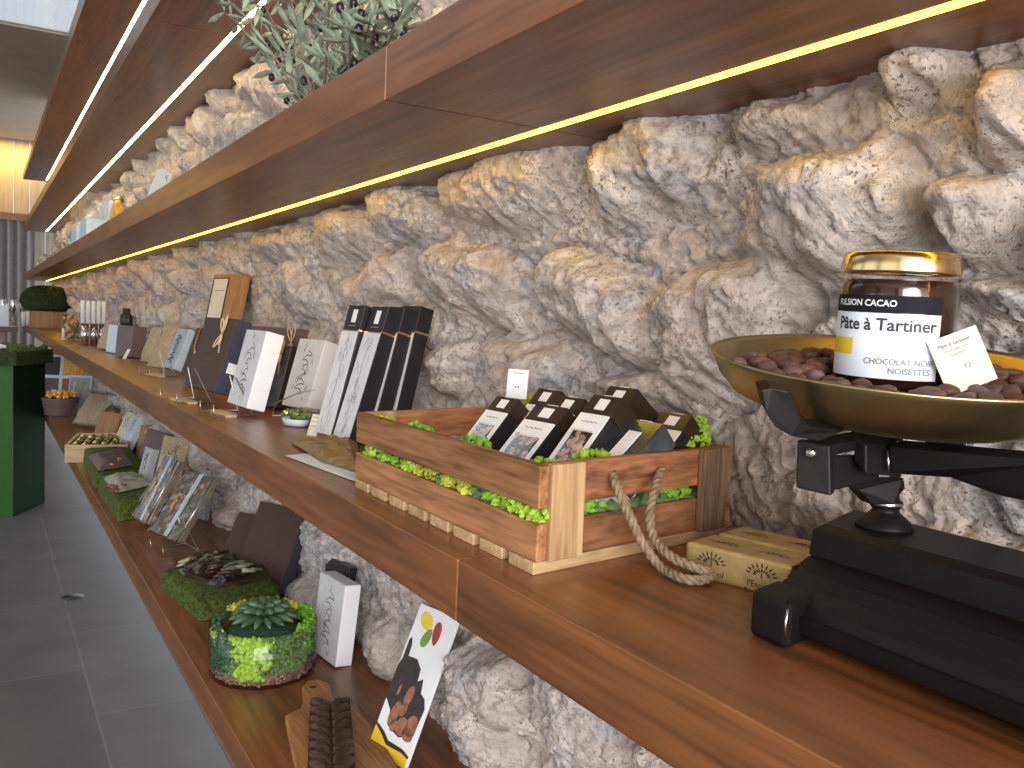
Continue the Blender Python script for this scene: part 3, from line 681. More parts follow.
# black boxes with windows in the crate; tr = image point of the front's top right corner
def praline(u, v, X, yaw, lean, label, h=.165, w=.045, t=.050, cap=.15, silver=False, up=.0):
    P = atx(u, v, X)
    c, s = math.cos(rad(yaw)), math.sin(rad(yaw)); e = Vector((c, s, 0)); n = Vector((-s, c, 0)); l = rad(lean)
    upv = n*math.sin(l)+Vector((0, 0, math.cos(l))); O = P-e*w/2-upv*h
    r = thing('praline_box', label, 'box', O, (-l, 0, rad(yaw)), 'black windowed praline boxes in the crate')
    b = mb(M['black' if not silver else 'greyside'])
    b.box(-w/2, w/2, 0, t, 0, h*(1-cap)-.0006, .001); b.ob('body', None, r)
    b = mb(M['blackbrown' if not silver else 'bluefoil']); b.box(-w/2-.0006, w/2+.0006, -.0006, t+.0006, h*(1-cap), h, .0012); lo = b.ob('lid', None, r)
    k = mb(M['white']); k.box(-w*.16, w*.18, -.0014, -.0004, h*(1-cap*.78), h*(1-cap*.22)); k.box(-w*.16, w*.18, t*.0, t*.22, h, h+.0008); k.ob('sticker', None, lo)
    k = mb(M['white']); hb = h*(1-cap)-.001
    a, z0, z1 = w/2-.0062, h*.10, hb*.84
    k.box(-w/2, w/2, -.0012, .0004, z1, hb); k.box(-w/2, -a, -.0012, .0004, 0, z1); k.box(a, w/2, -.0012, .0004, 0, z1); k.box(-a, a, -.0012, .0004, 0, z0); k.ob('printed_front', None, r)
    k = mb(M['nuts'])
    for i in range(46): k.blob((random.uniform(-a*.9, a*.9), -.0008, random.uniform(z0, z1)), (random.uniform(.003, .006), .0015, random.uniform(.003, .006)), .3)
    k.ob('pralines', None, r)
    k = mb(M['window']); k.box(-a, a, -.0036, -.0032, z0, z1); k.ob('window_film', None, r)
    k = mb(M['greyink']); ribbon(k, [(-w*.3+w*.6*i/12, hb*.925+.0010*math.sin(i*2.1)) for i in range(13)], .0012, -.0016); k.ob('print', None, r)
    return r
praline(519, 399, .570, -84, 42, 'black windowed praline box nearest the crate\'s far end, under the price card', .155)
praline(562, 391, .615, -84, 40, 'black windowed box in the back row, behind the front left pair', .17)
praline(586, 399, .600, -82, 42, 'black windowed box wedged behind the front middle praline box', .16)
praline(568, 408, .565, -84, 44, 'black windowed box in the middle front with large black side showing', .165, .055)
praline(623, 398, .590, -84, 42, 'tallest front black windowed box, right of the green moss tuft', .175)
praline(638, 389, .635, -84, 40, 'black windowed box standing directly behind the tallest front one', .175)
praline(693, 416, .665, -84, 46, 'black windowed box at the right end of the crate beside lime moss', .155)
praline(664, 424, .605, -86, 50, 'silver topped box lying low in the crate between two black ones', .130, .055, .03, .62, True)
# white price card sticking up from the crate
P = atx(516, 397, .60)
r = thing('price_card', 'white price card standing up above the boxes in the crate', 'card', P, (-rad(6), 0, rad(-62)))
k = mb(M['white']); k.box(-.0155, .0155, 0, .0008, -.002, .0365); k.ob('card', None, r)
k = mb(M['greyink']); k.box(-.008, .008, -.0004, 0, .031, .0318); k.box(-.003, -.001, -.0004, 0, .012, .0145); k.box(.001, .003, -.0004, 0, .012, .0145); k.ob('printed_lines', None, r)
k = mb(M['wire']); k.tube([(0, .001, 0), (0, .004, -.06)], .001, 5); k.ob('stick', None, r)

# ------------------------------------------------------------------ gold wrapped bars
def goldbar(x, y, z, yaw, label):
    r = thing('wrapped_chocolate', label, 'chocolate', (x, y, z), (0, 0, rad(yaw)), 'gold wrapped chocolate packs beside the scale')
    k = mb(M['goldpaper']); L_, Wd, Hh = .105, .050, .031
    k.box(0, L_, 0, Wd, 0, Hh, .003); k.ob('wrapper', None, r)
    k = mb(M['darkgold'])
    def mark(T):
        for j in range(9):
            a = math.pi*(j+.5)/9; 
            for rr_, s in ((.0048, 1.6), (.0088, 2.1)):
                cx, cz = rr_*1.45*math.cos(a), rr_*math.sin(a); d = (math.cos(a), math.sin(a)); pth = [(cx-d[0]*.0012*s, cz-d[1]*.0012*s), (cx-d[1]*.0010, cz+d[0]*.0010), (cx+d[0]*.0016*s, cz+d[1]*.0016*s), (cx+d[1]*.0010, cz-d[0]*.0010)]
                k.add([T(a_, b_) for a_, b_ in pth], [(0, 1, 2, 3)])
        k.add([T(-.0006, -.002), T(.0006, -.002), T(.0004, .006), T(-.0004, .006)], [(0, 1, 2, 3)])
    mark(lambda a, b: Vector((-.0004, .025-a, .015+b)))
    for cx in (.028, .078): mark(lambda a, b, cx=cx: Vector((cx+a, .020+b, Hh+.0004)))
    mark(lambda a, b: Vector((.028+a, -.0004, .016+b))); mark(lambda a, b: Vector((.078+a, -.0004, .016+b)))
    k.ob('printed_emblem', None, r)
    text("l'Espirol", .0085, M['darkgold'], parent=r, T=lambda c: Vector((-.0005, .025-c.x, .0075+c.y)))
    for cx in (.028, .078): text("l'Espirol", .0085, M['darkgold'], parent=r, T=lambda c, cx=cx: Vector((cx+c.x, -.0005, .0075+c.y)))
g0, g1 = at(684, 574, ZM), at(752, 592, ZM); gy = math.degrees(math.atan2(g1.y-g0.y, g1.x-g0.x))
goldbar(g0.x, g0.y, ZM, gy, 'gold paper pack with brown emblems, nearer one touching the scale')
goldbar(g0.x+.054, g0.y+.014, ZM, gy, 'gold paper pack with brown emblems, farther one against the stones')
a, b = at(712, 577, ZM), at(748, 590, ZM)
k = mb(M['navy']); k.tube([Vector((a.x, a.y, ZM+.003)), Vector((b.x, b.y, ZM+.003))], .003, 8); tag(k.ob('metal_rod'), 'short dark metal rod lying between the rope and the scale foot', 'rod')

# ------------------------------------------------------------------ kitchen scale
sc = thing('kitchen_scale', 'vintage black cast iron kitchen scale with brass pan', 'scale', (.496, .452, ZM), (0, 0, rad(-2)))
# stepped base: profile across x, running toward -y
def frus(k, x0, x1, y0, y1, z0, a0, a1, b0, b1, z1):
    vs = [(x0, y0, z0), (x1, y0, z0), (x1, y1, z0), (x0, y1, z0), (a0, b0, z1), (a1, b0, z1), (a1, b1, z1), (a0, b1, z1)]
    vs = [(p[0], p[1]+.42*p[0], p[2]) for p in vs]
    k.add(vs, [(3, 2, 1, 0), (4, 5, 6, 7), (0, 1, 5, 4), (1, 2, 6, 5), (2, 3, 7, 6), (3, 0, 4, 7)])
k = mb(M['iron'])
BL_ = -.42
frus(k, .018, .225, BL_, -.002, .010, .016, .225, BL_, -.002, .022)
frus(k, .022, .225, BL_, -.004, .022, .026, .225, BL_, -.005, .029)
frus(k, .034, .222, BL_, -.003, .029, .054, .222, BL_, -.004, .0325)
frus(k, .060, .220, BL_, -.002, .0325, .080, .220, BL_, -.003, .0355)
frus(k, .086, .218, BL_, .000, .0355, .106, .218, BL_, -.001, .039)
frus(k, .116, .215, BL_+.03, .002, .039, .117, .213, BL_+.03, .000, .061)
frus(k, .119, .211, BL_+.03, -.002, .061, .127, .205, BL_+.04, -.008, .066)
k.ob('base', None, sc)
for (x, y) in ((0, -.036), (0, BL_)):
    k = mb(M['iron']); k.box(.0, .040, y, y+.038, 0, .036, .005); k.v = [(v[0], v[1]+.30*v[0], v[2]) for v in k.v]; fo = k.ob('foot', None, sc)
k = mb(M['steel']); k.tube([(.001, -.034, .008), (-.0005, -.034, .020), (.001, -.034, .031)], .0010, 6); k.ob('worn_edge', None, sc)  # thin steel line up the edge of the foot
def wl(p): return sc_inv @ p
sc_inv = (Matrix.Translation((.496, .452, ZM)) @ Matrix.Rotation(rad(-2), 4, 'Z')).inverted()
pc = at(884, 528, ZM+.066); c0 = wl(pc)
k = mb(M['iron']); k.lathe([(.001, 0), (.024, 0), (.0235, .004), (.017, .010), (.012, .014), (.0105, .0165), (.0125, .019), (.0135, .022), (.0105, .026), (.010, .030), (.014, .036), (.013, .042), (.001, .044)], 28, (c0.x, c0.y, .066)); k.ob('column', None, sc)
k = mb(M['steel']); k.lathe([(.0136, .0205), (.0142, .022), (.0136, .0235)], 28, (c0.x, c0.y, .066)); k.ob('ring', None, sc)
# beam heading right, bracket plates and fork arm
D0 = .60
def dp(u, v, d):
    r_ = ray(u, v); return wl(EYE+r_*(d/FPX))
def slab(nm, pts, th, mat='iron', par=None, d0=None):
    """plate: image outline at given depths, thickened away along the view normal"""
    n = len(pts); A = [dp(u, v, d) for (u, v, d) in pts]
    nn = (A[1]-A[0]).cross(A[2]-A[0]).normalized(); k_ = mb(M[mat]); ctr = sum(A, Vector())/n; 
    eye = wl(EYE)
    if nn.dot(ctr-eye) < 0: nn = -nn
    B = [p+nn*th for p in A]; k_.add(A+B, [tuple(range(n)), tuple(range(n, 2*n))[::-1]]+[(i, (i+1) % n, n+(i+1) % n, n+i) for i in range(n)])
    o = k_.ob(nm, None, par or sc)
    md = o.modifiers.new('bevel', 'BEVEL'); md.width = .0012; md.segments = 2
    return o
slab('bracket_plate', [(797, 440, .57), (830, 446, .56), (831, 496, .56), (796, 488, .57)], .014)
k = mb(M['steel']); p = dp(811, 453, .560); k.blob(p, .0035, 0, 2); k.ob('screw', None, sc)
slab('cross_arm', [(828, 456, .575), (880, 455, .60), (880, 480, .60), (828, 492, .575)], .010)
slab('bracket_plate', [(865, 446, .575), (868, 444, .575), (902, 446, .60), (902, 478, .60), (866, 474, .575)], .012)
slab('beam', [(888, 446, .585), (1060, 462, .50), (1075, 512, .50), (1000, 496, .53), (950, 478, .56), (890, 474, .585)], .016)
slab('neck', [(858, 490, .595), (905, 478, .60), (895, 505, .60), (872, 505, .60)], .014)
k = mb(M['steel']); k.tube([dp(887.5, 450, .583), dp(889, 473, .583)], .0009, 6); k.ob('worn_edge', None, sc)  # thin steel line down the end of the beam
# fork arm holding the pan at the left
slab('fork_arm', [(761, 390, .52), (772, 388, .52), (789, 391, .522), (797, 403, .525), (802, 418, .53), (812, 427, .535), (846, 431, .55), (820, 442, .54), (792, 437, .53), (776, 428, .525), (766, 410, .522)], .012)
slab('fork_brace', [(800, 440, .575), (830, 445, .565), (905, 430, .61), (880, 426, .62)], .008)
slab('post', [(926, 428, .61), (966, 428, .60), (966, 462, .60), (926, 458, .61)], .02)
# the brass pan, tilted a little toward the room
PR = .130
panT = Matrix.Translation((.556, .386, 1.433)) @ Matrix.Rotation(rad(7.2), 4, Vector((math.cos(rad(-31+0)), math.sin(rad(-31+0)), 0)))
k = mb(M['brass'])
prof_o = [(.001, -.037), (.06, -.037), (.092, -.034), (.112, -.026), (.123, -.014), (.128, -.003), (PR, .0)]
prof_i = [(PR, .002), (.126, -.001), (.120, -.014), (.109, -.0245), (.090, -.031), (.06, -.034), (.001, -.034)]
k.lathe(prof_o+prof_i, 72)
for i in range(len(k.v)): k.v[i] = tuple(wl(panT @ Vector(k.v[i])))
k.ob('pan', None, sc)
k = mb(M['darkgold'])
for j in range(-2, 3):
    a = rad(-122+31)+j*.012
    for dz in (0,): 
        rr_ = .1275-.0042; pth = [(-.0006, -.020), (.0006, -.020), (.0009*(1+abs(j) % 2), -.014+.002*math.cos(j)), (-.0009, -.014)]
        k.add([wl(panT @ Vector((.1222*math.cos(a+x_/.12), .1222*math.sin(a+x_/.12), z_))) for x_, z_ in pth], [(0, 1, 2, 3)])
k.ob('stamped_mark', None, sc)
# ------------------------------------------------------------------ jar
jr = thing('spread_jar', 'glass jar of chocolate spread with gold lid, standing in the pan of beans', 'jar', (.5535, .3895, 1.4100), (rad(2.0), rad(-1.0), 0))
JR = .0385
k = mb(M['spread']); k.lathe([(.001, .002), (JR-.004, .002), (JR-.0025, .006), (JR-.0015, .006), (JR-.0015, .0755), (JR-.004, .081), (.001, .081)], 48); k.ob('spread', None, jr)
k = mb(M['glass']); k.lathe([(.001, 0), (JR-.003, 0), (JR, .004), (JR, .074), (JR-.002, .0795), (JR-.0035, .082), (JR+.0005, .084), (JR-.002, .086), (JR-.003, .089)], 56); k.ob('glass', None, jr)
k = mb(M['lid']); k.lathe([(JR-.001, .0855), (JR+.0005, .085), (JR+.001, .087), (JR, .0955), (JR-.0015, .099), (JR-.004, .1002), (JR-.006, .0995), (.001, .0992)], 64); k.ob('lid', None, jr)
def cyl(ang0, R_): return lambda c: Vector((R_*math.cos(ang0+c.x/R_), R_*math.sin(ang0+c.x/R_), c.y))
A0 = rad(-159)       # middle of the label faces the room
def patch(nm, mat, x0, x1, z0, z1, R_, n=24):
    k_ = mb(M[mat]); k_.smooth = True; f_ = cyl(A0, R_); vs = []
    for i in range(n+1):
        x_ = x0+(x1-x0)*i/n; vs += [f_(Vector((x_, z0, 0))), f_(Vector((x_, z1, 0)))]
    k_.add(vs, [(2*i, 2*i+2, 2*i+3, 2*i+1) for i in range(n)]); return k_.ob(nm, None, jr)
patch('label', 'labelblue', -.048, .040, .014, .058, JR+.0004)
o = patch('black_band', 'bandblack', -.048, .040, .0585, .070, JR+.0004)
patch('yellow_print', 'yellow', -.047, -.019, .029, .0405, JR+.0006)
def jt(s, sz, x, z, mat, off=0.0, nm='lettering'): text(s, sz, M[mat], 'CENTER', parent=jr, T=lambda c: cyl(A0, JR+.0008)(Vector((c.x+x, c.y+z, 0))), off=off, name=nm)
jt('PULSION CACAO', .0060, -.014, .0645, 'white', .00012)
jt('Pâte à Tartiner', .0118, .001, .0500, 'ink', .00022)
jt('CHOCOLAT NOIR', .0056, .014, .0255, 'greyink', .0001)
jt('NOISETTES', .0056, .021, .0195, 'greyink', .0001)
# ------------------------------------------------------------------ cocoa beans in the pan, each one its own
def beanmesh(seed, mat):
    r_ = random.Random(seed); b = bmesh.new(); bmesh.ops.create_icosphere(b, subdivisions=2, radius=1)
    for v in b.verts:
        p = v.co; taper = 1-.25*p.x; v.co = Vector((p.x*.0115, p.y*.0064*taper, p.z*.0048*taper))*(1+r_.uniform(-.05, .05))
    me = bpy.data.meshes.new('cocoa_bean'); b.to_mesh(me); b.free(); me.polygons.foreach_set('use_smooth', [True]*len(me.polygons)); me.materials.append(M[mat]); return me
bms = [beanmesh(i, 'bean' if i % 2 else 'bean2') for i in range(6)]
jx, jy = .554, .389
BP = []; nb = 0; tries = 0
lvl = [(-.026, .092), (-.019, .102), (-.012, .109)]
rb = random.Random(5)
for li, (lz, lr) in enumerate(lvl):
    tries = 0
    while tries < 2600:
        tries += 1
        a = rb.uniform(0, 6.283); rr_ = lr*math.sqrt(rb.random()); x_, y_ = rr_*math.cos(a), rr_*math.sin(a)
        if math.hypot(x_-(jx-.556), y_-(jy-.386)) < .050: continue
        if li < 2 and rr_ < lr*.72: continue
        zz = lz+rb.uniform(-.001, .002)
        if all((x_-p[0])**2+(y_-p[1])**2+((zz-p[2])*1.6)**2 > .0142**2 for p in BP): BP.append((x_, y_, zz))
for i, (x_, y_, zz) in enumerate(BP):
    o = bpy.data.objects.new('cocoa_bean', bms[i % 6]); COL.objects.link(o); o.location = panT @ Vector((x_, y_, zz))
    o.rotation_euler = (rb.uniform(-.5, .5), rb.uniform(-.35, .35), rb.uniform(0, 6.28)); s_ = rb.uniform(.85, 1.15); o.scale = (s_, s_, s_)
    tag(o, 'dry reddish brown cocoa bean lying in the brass pan around the jar', 'cocoa bean', 'cocoa beans in the brass pan')
# price card among the beans
P = panT @ Vector((0, 0, 0)); P = dp(970, 379, .575); P = (Matrix.Translation((.496, .452, ZM)) @ Matrix.Rotation(rad(-2), 4, 'Z')) @ P
r = thing('price_card', 'cream price card stuck in the beans right of the spread jar', 'card', P, (-rad(10), rad(-22), rad(-27)))
k = mb(M['cream']); k.box(-.0175, .0175, 0, .0008, -.006, .032); k.ob('card', None, r)
text('Pâte à tartiner', .0040, M['greyink'], parent=r, T=lambda c: Vector((c.x-.001, -.0006, .026+c.y)), off=.00008)
text('Chocolat noir\nnoisettes', .0033, M['greyink'], parent=r, T=lambda c: Vector((c.x-.001, -.0006, .0205+c.y)))
text('12', .0055, M['greyink'], parent=r, T=lambda c: Vector((c.x+.002, -.0006, .009+c.y)))

# ------------------------------------------------------------------ lowest shelf
# olive wood board with a chocolate leaf
def poly_at(pts, z): return [at(u, v, z) for u, v in pts]
bo = [(302, 686), (308, 680), (320, 679), (330, 684), (334, 697), (341, 705), (356, 703), (366, 718), (386, 745), (402, 775), (418, 800), (330, 830), (302, 800), (291, 745), (285, 715), (301, 707), (303, 700)]
P0 = at(340, 740, ZL)
r = thing('cutting_board', 'olive wood cutting board with round handle lying at the front of the lowest shelf', 'board', (P0.x, P0.y, ZL))
pp = [(p.x-P0.x, p.y-P0.y) for p in poly_at(bo, ZL+.016)]
k = mb(M['board']); k.prism(pp, 0, .016); o = k.ob('board', None, r); md = o.modifiers.new('b', 'BEVEL'); md.width = .003; md.segments = 2
ph_ = at(313, 687, ZL+.016); k = mb(M['darkchoc']); k.lathe([(.001, .0164), (.007, .0164), (.0075, .016)], 20, (ph_.x-P0.x, ph_.y-P0.y, 0), 1, .8); o = k.ob('hanging_hole', None, r)
# chocolate leaf bar
a_, b_ = at(330, 708, ZL+.016), at(332, 800, ZL+.016); ax = (b_-a_); Lc = ax.length; ax.normalize(); sd = Vector((ax.y, -ax.x, 0))
r = thing('chocolate_leaf_bar', 'dark chocolate slab moulded like overlapping leaves lying on the cutting board', 'chocolate', (a_.x, a_.y, ZL+.0165), (0, 0, math.atan2(ax.y, ax.x)))
k = mb(M['darkchoc']); wd = .037
k.prism([(.004, -wd*.65), (.012, -wd), (Lc, -wd*1.05), (Lc, wd*1.05), (.012, wd), (.004, wd*.65)], 0, .010); k.ob('slab', None, r)
k = mb(M['darkchoc'])
rl = random.Random(3)
for i in range(8):
    x0 = .016+i*.033
    for s_ in (-1, 1):
        for j, (len_, rr_, dx) in enumerate(((1.05, .0125, 0), (.80, .0095, .012), (.5, .008, .021))):
            g_ = rl.uniform(-.004, .004); pts = [Vector((x0+.016, s_*.001, .011)), Vector((x0+.008, s_*wd*.38*len_, .016+.002*j)), Vector((x0-.008+g_, s_*wd*.74*len_, .015+.003*j)), Vector((x0-.026+g_, s_*wd*.92*len_, .013+.006*j))]
            k.tube([p+Vector((dx, 0, 0)) for p in pts], [rr_*.5, rr_, rr_*.8, .0012], 9)
k.tube([(0, 0, .012), (Lc*.5, 0, .018), (Lc, 0, .014)], [.002, .004, .004], 8); k.ob('leaf_relief', None, r)
# poster
qp = (.598, 1.345, ZL, -76, 25, .106, .262, .006)
r = leaner('product_poster', 'white leaning panel printed with cocoa pods, dark pralines and a yellow shape', 'panel', qp); w, h, t = qp[5:]
k = mb(M['white']); k.box(-w/2, w/2, 0, t, 0, h, .0008); k.ob('panel', None, r)
def shape(mat, pts, y=-.0006, nm='printed_shape'):
    k_ = mb(M[mat]); k_.add([(a_*w, y, b_*h) for a_, b_ in pts], [tuple(range(len(pts)))]); return k_.ob(nm, None, r)
def ell(cx, cz, a_, b_, rot, n=20, taper=0): 
    return [(cx+(a_*math.cos(t_)*(1-taper*math.sin(t_)))*math.cos(rot)-b_*math.sin(t_)*math.sin(rot)*h/w, cz+((a_*math.cos(t_)*(1-taper*math.sin(t_)))*math.sin(rot)*w/h+b_*math.sin(t_)*math.cos(rot))) for t_ in [2*math.pi*i/n for i in range(n)]]
shape('yellow', ell(-.20, .905, .19, .050, -.55), -.0006, 'printed_yellow_pod'); shape('podgreen', ell(-.07, .80, .095, .070, -.35, taper=.2), -.0007, 'printed_green_pod'); shape('podred', ell(.13, .85, .095, .080, .12, taper=-.2), -.0008, 'printed_red_pod')
shape('photo_dark', [(-.5, .34), (-.5, .56), (-.45, .62), (-.45, .75), (-.40, .77), (-.34, .72), (-.33, .645), (-.1, .65), (.06, .60), (.09, .52), (.20, .55), (.26, .46), (.38, .44), (.46, .38), (.42, .20), (.1, .15), (-.2, .18), (-.3, .28)], -.0006, 'printed_chocolates')
k = mb(M['photo_brown'])
for cx, cz, ra, rb_ in ((-.17, .27, .10, .09), (-.10, .20, .09, .04), (.10, .22, .14, .06), (.30, .25, .13, .07), (.02, .41, .09, .075), (0, .32, .08, .05), (.28, .19, .14, .04), (-.25, .42, .03, .04)):
    k.add([(a2*w, -.0009, b2*h) for a2, b2 in ell(cx, cz, ra, rb_, -.2)], [tuple(range(20))])
k.ob('printed_pralines', None, r)
shape('yellow', [(-.5, 0), (.46, 0), (.46, .075), (.2, .085), (-.05, .09), (-.25, .13), (-.38, .155), (-.5, .165)], -.0006, 'printed_yellow_area')
k = mb(M['photo_dark']); ribbon(k, [(a_*w, b_*h) for a_, b_ in [(-.5, .165), (-.4, .15), (-.25, .125), (-.1, .088), (.1, .088), (.3, .088), (.48, .07)]], .008, -.0009); k.ob('printed_dark_edge', None, r)
# white box with black back
qb = (.648, 1.815, ZL, -84, 6, .125, .178, .038)
whitebox(qb, 'white box with script front and black back between terrarium and leaning panel', 12)
plainbox('gift_box', 'black box back showing behind the white box next to the terrarium', 'box', (.690, 1.905, ZL, -84, 6, .12, .190, .02), 'black')
# terrarium
tx, ty, TR_, THt = .516, 1.82, .112, .108
r = thing('terrarium', 'round glass terrarium of coloured mosses with a succulent on top', 'terrarium', (tx, ty, ZL))
k = mb(M['glass']); k.lathe([(.001, .0), (TR_-.004, .0), (TR_, .006), (TR_, THt), (TR_-.002, THt+.001), (TR_-.003, THt-.002)], 64); k.ob('glass_bowl', None, r)
k = mb(M['gravel'])
for i in range(420):
    a = random.uniform(0, 6.28); rr_ = (TR_-.008)*random.uniform(.8, 1)**.5; k.blob((rr_*math.cos(a), rr_*math.sin(a), random.uniform(.007, .022)), random.uniform(.003, .0055), .3)
k.lathe([(.001, .005), (TR_-.012, .005), (TR_-.012, .024), (.001, .026)], 32); k.ob('gravel', None, r)
def tm(mat, a0, a1, z0, z1, n, rs=(.003, .0060), R_=TR_-.007, nm='moss'):
    k_ = mb(M[mat])
    for i in range(n):
        z = random.uniform(z0, z1); m_ = (a0+a1)/2; sp_ = (a1-a0)/2*(.72+.45*(z-z0)/(z1-z0)); a = rad(m_+sp_*random.uniform(-1, 1)+6*math.sin(z*160)); rr_ = R_*random.uniform(.86, 1.0); k_.blob((rr_*math.cos(a), rr_*math.sin(a), z), random.uniform(*rs), .4)
    k_.ob(nm, None, r)['kind'] = 'stuff'
# angles: the camera looks along about +16 deg from +y, so the side it sees faces -106 deg
tm('moss_dark', -190, -148, .022, .085, 300); tm('moss_lime', -200, -168, .080, .104, 90)
tm('moss_lime', -138, -100, .018, .096, 520); tm('moss_lime', -146, -96, .085, .100, 130)
tm('moss_sage', -160, -90, .018, .09, 420, R_=TR_-.011)
tm('moss_sage', -100, -40, .026, .100, 620, (.003, .0055)); tm('moss_green', -52, 0, .05, .115, 260); tm('moss_dark', -40, 20, .03, .1, 160)
tm('moss_yellow', 20, 130, .10, .128, 330, R_=TR_-.026); tm('moss_dark', 130, 200, .05, .112, 260); tm('moss_green', 0, 30, .09, .12, 120)
k = mb(M['moss_dark']); k.lathe([(TR_-.03, .02), (TR_-.022, .05), (TR_-.03, .09), (.02, .098), (.001, .10)], 24); k.ob('moss_core', None, r)
k = mb(M['succ'])
for ring, (n_, L_, z_, dr) in enumerate(((15, .072, .012, -.25), (11, .055, .022, .25), (7, .035, .030, .7))):
    for i in range(n_):
        a = 2*math.pi*(i+.3*ring)/n_; d = Vector((math.cos(a), math.sin(a), 0)); pts = [Vector((0, 0, .100+z_*.4))+d*.006]
        for t in (.35, .7, .9, 1): pts.append(Vector((0, 0, .100+z_+L_*(dr*t+.35*math.sin(t*2.2))*.55))+d*L_*t)
        k.tube(pts, [.005, .0085, .0075, .005, .001], 7)
k.ob('succulent', None, r)
k = mb(M['succ_tip']); k.blob((0, 0, .132), (.016, .016, .010), .2, 2); k.ob('succulent_heart', None, r)
# moss blocks
def mossblock(name, label, quad, hgt, blades=2600, mat='moss_turf', seed=1):
    cx = sum(p[0] for p in quad)/4; cy = sum(p[1] for p in quad)/4
    r = thing(name, label, 'moss block', (cx, cy, ZL)); A, B, C2, D2 = [Vector((p[0]-cx, p[1]-cy, 0)) for p in quad]
    n = 22; vs = []; fs = []
    def P(a, b): return (A*(1-a)+B*a)*(1-b)+(D2*(1-a)+C2*a)*b
    def prof(a, b):
        e = min(a, 1-a, b, 1-b); s = 1-(1-min(1, e*6))**3; return s
    for i in range(n+1):
        for j in range(n+1):
            a, b = i/n, j/n; p = P(a, b); s = prof(a, b); p = p*(1+.06*s); vs.append((p.x, p.y, max(.001, hgt*(s**.5)+.004*noise3(p, 60, seed)*s)))
    for i in range(n):
        for j in range(n): fs.append((i*(n+1)+j, (i+1)*(n+1)+j, (i+1)*(n+1)+j+1, i*(n+1)+j+1))
    k = mb(M[mat]); k.smooth = True; k.add(vs, fs); k.ob('turf', None, r)
    k = mb(M[mat]); rr_ = random.Random(seed)
    for i in range(blades):
        a, b = rr_.random(), rr_.random(); 
        if rr_.random() < .5: 
            if rr_.random() < .5: a = rr_.choice((rr_.random()*.1, 1-rr_.random()*.1))
            else: b = rr_.choice((rr_.random()*.1, 1-rr_.random()*.1))
        p = P(a, b); s = prof(a, b); p = p*(1+.06*s); p.z = hgt*(s**.5)*rr_.uniform(.55 if s < .6 else 1, 1); o_ = Vector(((a-.5)*.5, (b-.5)*.5, .0)); d = (Vector((p.x, p.y, 0)).normalized()*(1-s)*1.3+Vector((rr_.uniform(-.7, .7), rr_.uniform(-.7, .7), .55))).normalized()*rr_.uniform(.004, .009)
        sdv = d.orthogonal().normalized()*.0007; k.add([p-sdv, p+sdv, p+d], [(0, 1, 2)])
    o = k.ob('moss_fuzz', None, r); return r
Q = poly_at([(160, 588), (200, 622), (282, 604), (236, 562)], ZL)
mossblock('moss_block', 'deep green moss block under the chocolate bark, beside the terrarium', [(p.x, p.y) for p in Q], .052, 6000, seed=3)
# chocolate bark: shards and sage sticks, on a dark tray
c0 = at(218, 572, ZL+.055)
r = thing('chocolate_bark', 'heap of dark and sage green chocolate bark sticks on the nearest moss block', 'chocolate', (c0.x, c0.y, ZL+.054), (0, 0, rad(-70)))
k = mb(M['darkchoc']); k.prism([(-.11, -.045), (-.02, -.062), (.10, -.05), (.115, .02), (.05, .055), (-.10, .05)], 0, .006); k.ob('bark_slab', None, r)
rr2 = random.Random(4); r.scale = (1.18, 1.25, 1.3)
k1 = mb(M['darkchoc']); k2 = mb(M['barkgreen'])
for i in range(46):
    kk = k1 if rr2.random() < .6 else k2; x_, y_ = rr2.uniform(-.085, .085), rr2.uniform(-.04, .04); a = rr2.gauss(1.45, .35); L_ = rr2.uniform(.014, .030); z_ = .008+rr2.uniform(0, .012)
    kk.tube([(x_-L_*math.cos(a), y_-L_*math.sin(a), z_), (x_, y_, z_+.003), (x_+L_*math.cos(a), y_+L_*math.sin(a), z_+rr2.uniform(-.002, .004))], [.0025, rr2.uniform(.004, .0062), .0025], 7)
k1.ob('dark_shards', None, r); k2.ob('sage_sticks', None, r)['kind'] = 'stuff'
k = mb(M['film']); vs = []
for i in range(11):
    for j in range(11): vs.append((-.115+.023*i, -.062+.0125*j, .022+.010*math.sin(i*1.3+j)+.004*random.random()-.018*(max(abs(i-5), abs(j-5))/5)**3))
k.smooth = True; k.add(vs, [(i*11+j, (i+1)*11+j, (i+1)*11+j+1, i*11+j+1) for i in range(10) for j in range(10)]); k.ob('clear_wrap', None, r)
# big chocolate brown gift boxes
def emb(r, w, h, t):
    k_ = mb(M['choco']); k_.lathe([(.001, 0), (.014, 0)], 16, (0, 0, 0)); k_.v = [(v[0]+w*.12, -.0008, v[1]*1.3+h*.55) for v in k_.v]; k_.ob('embossed_mark', None, r)
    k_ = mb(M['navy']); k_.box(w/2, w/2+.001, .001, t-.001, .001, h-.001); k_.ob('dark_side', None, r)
plainbox('gift_box', 'large dark chocolate brown box leaning behind the nearest moss block', 'box', (.640, 2.36, ZL+.0, -68, 24, .200, .225, .040), 'choco', emb)
plainbox('gift_box', 'dark brown box lying lower at the left of the larger leaning brown box', 'box', (.620, 2.52, ZL+.0, -62, 30, .14, .170, .035), 'choco')
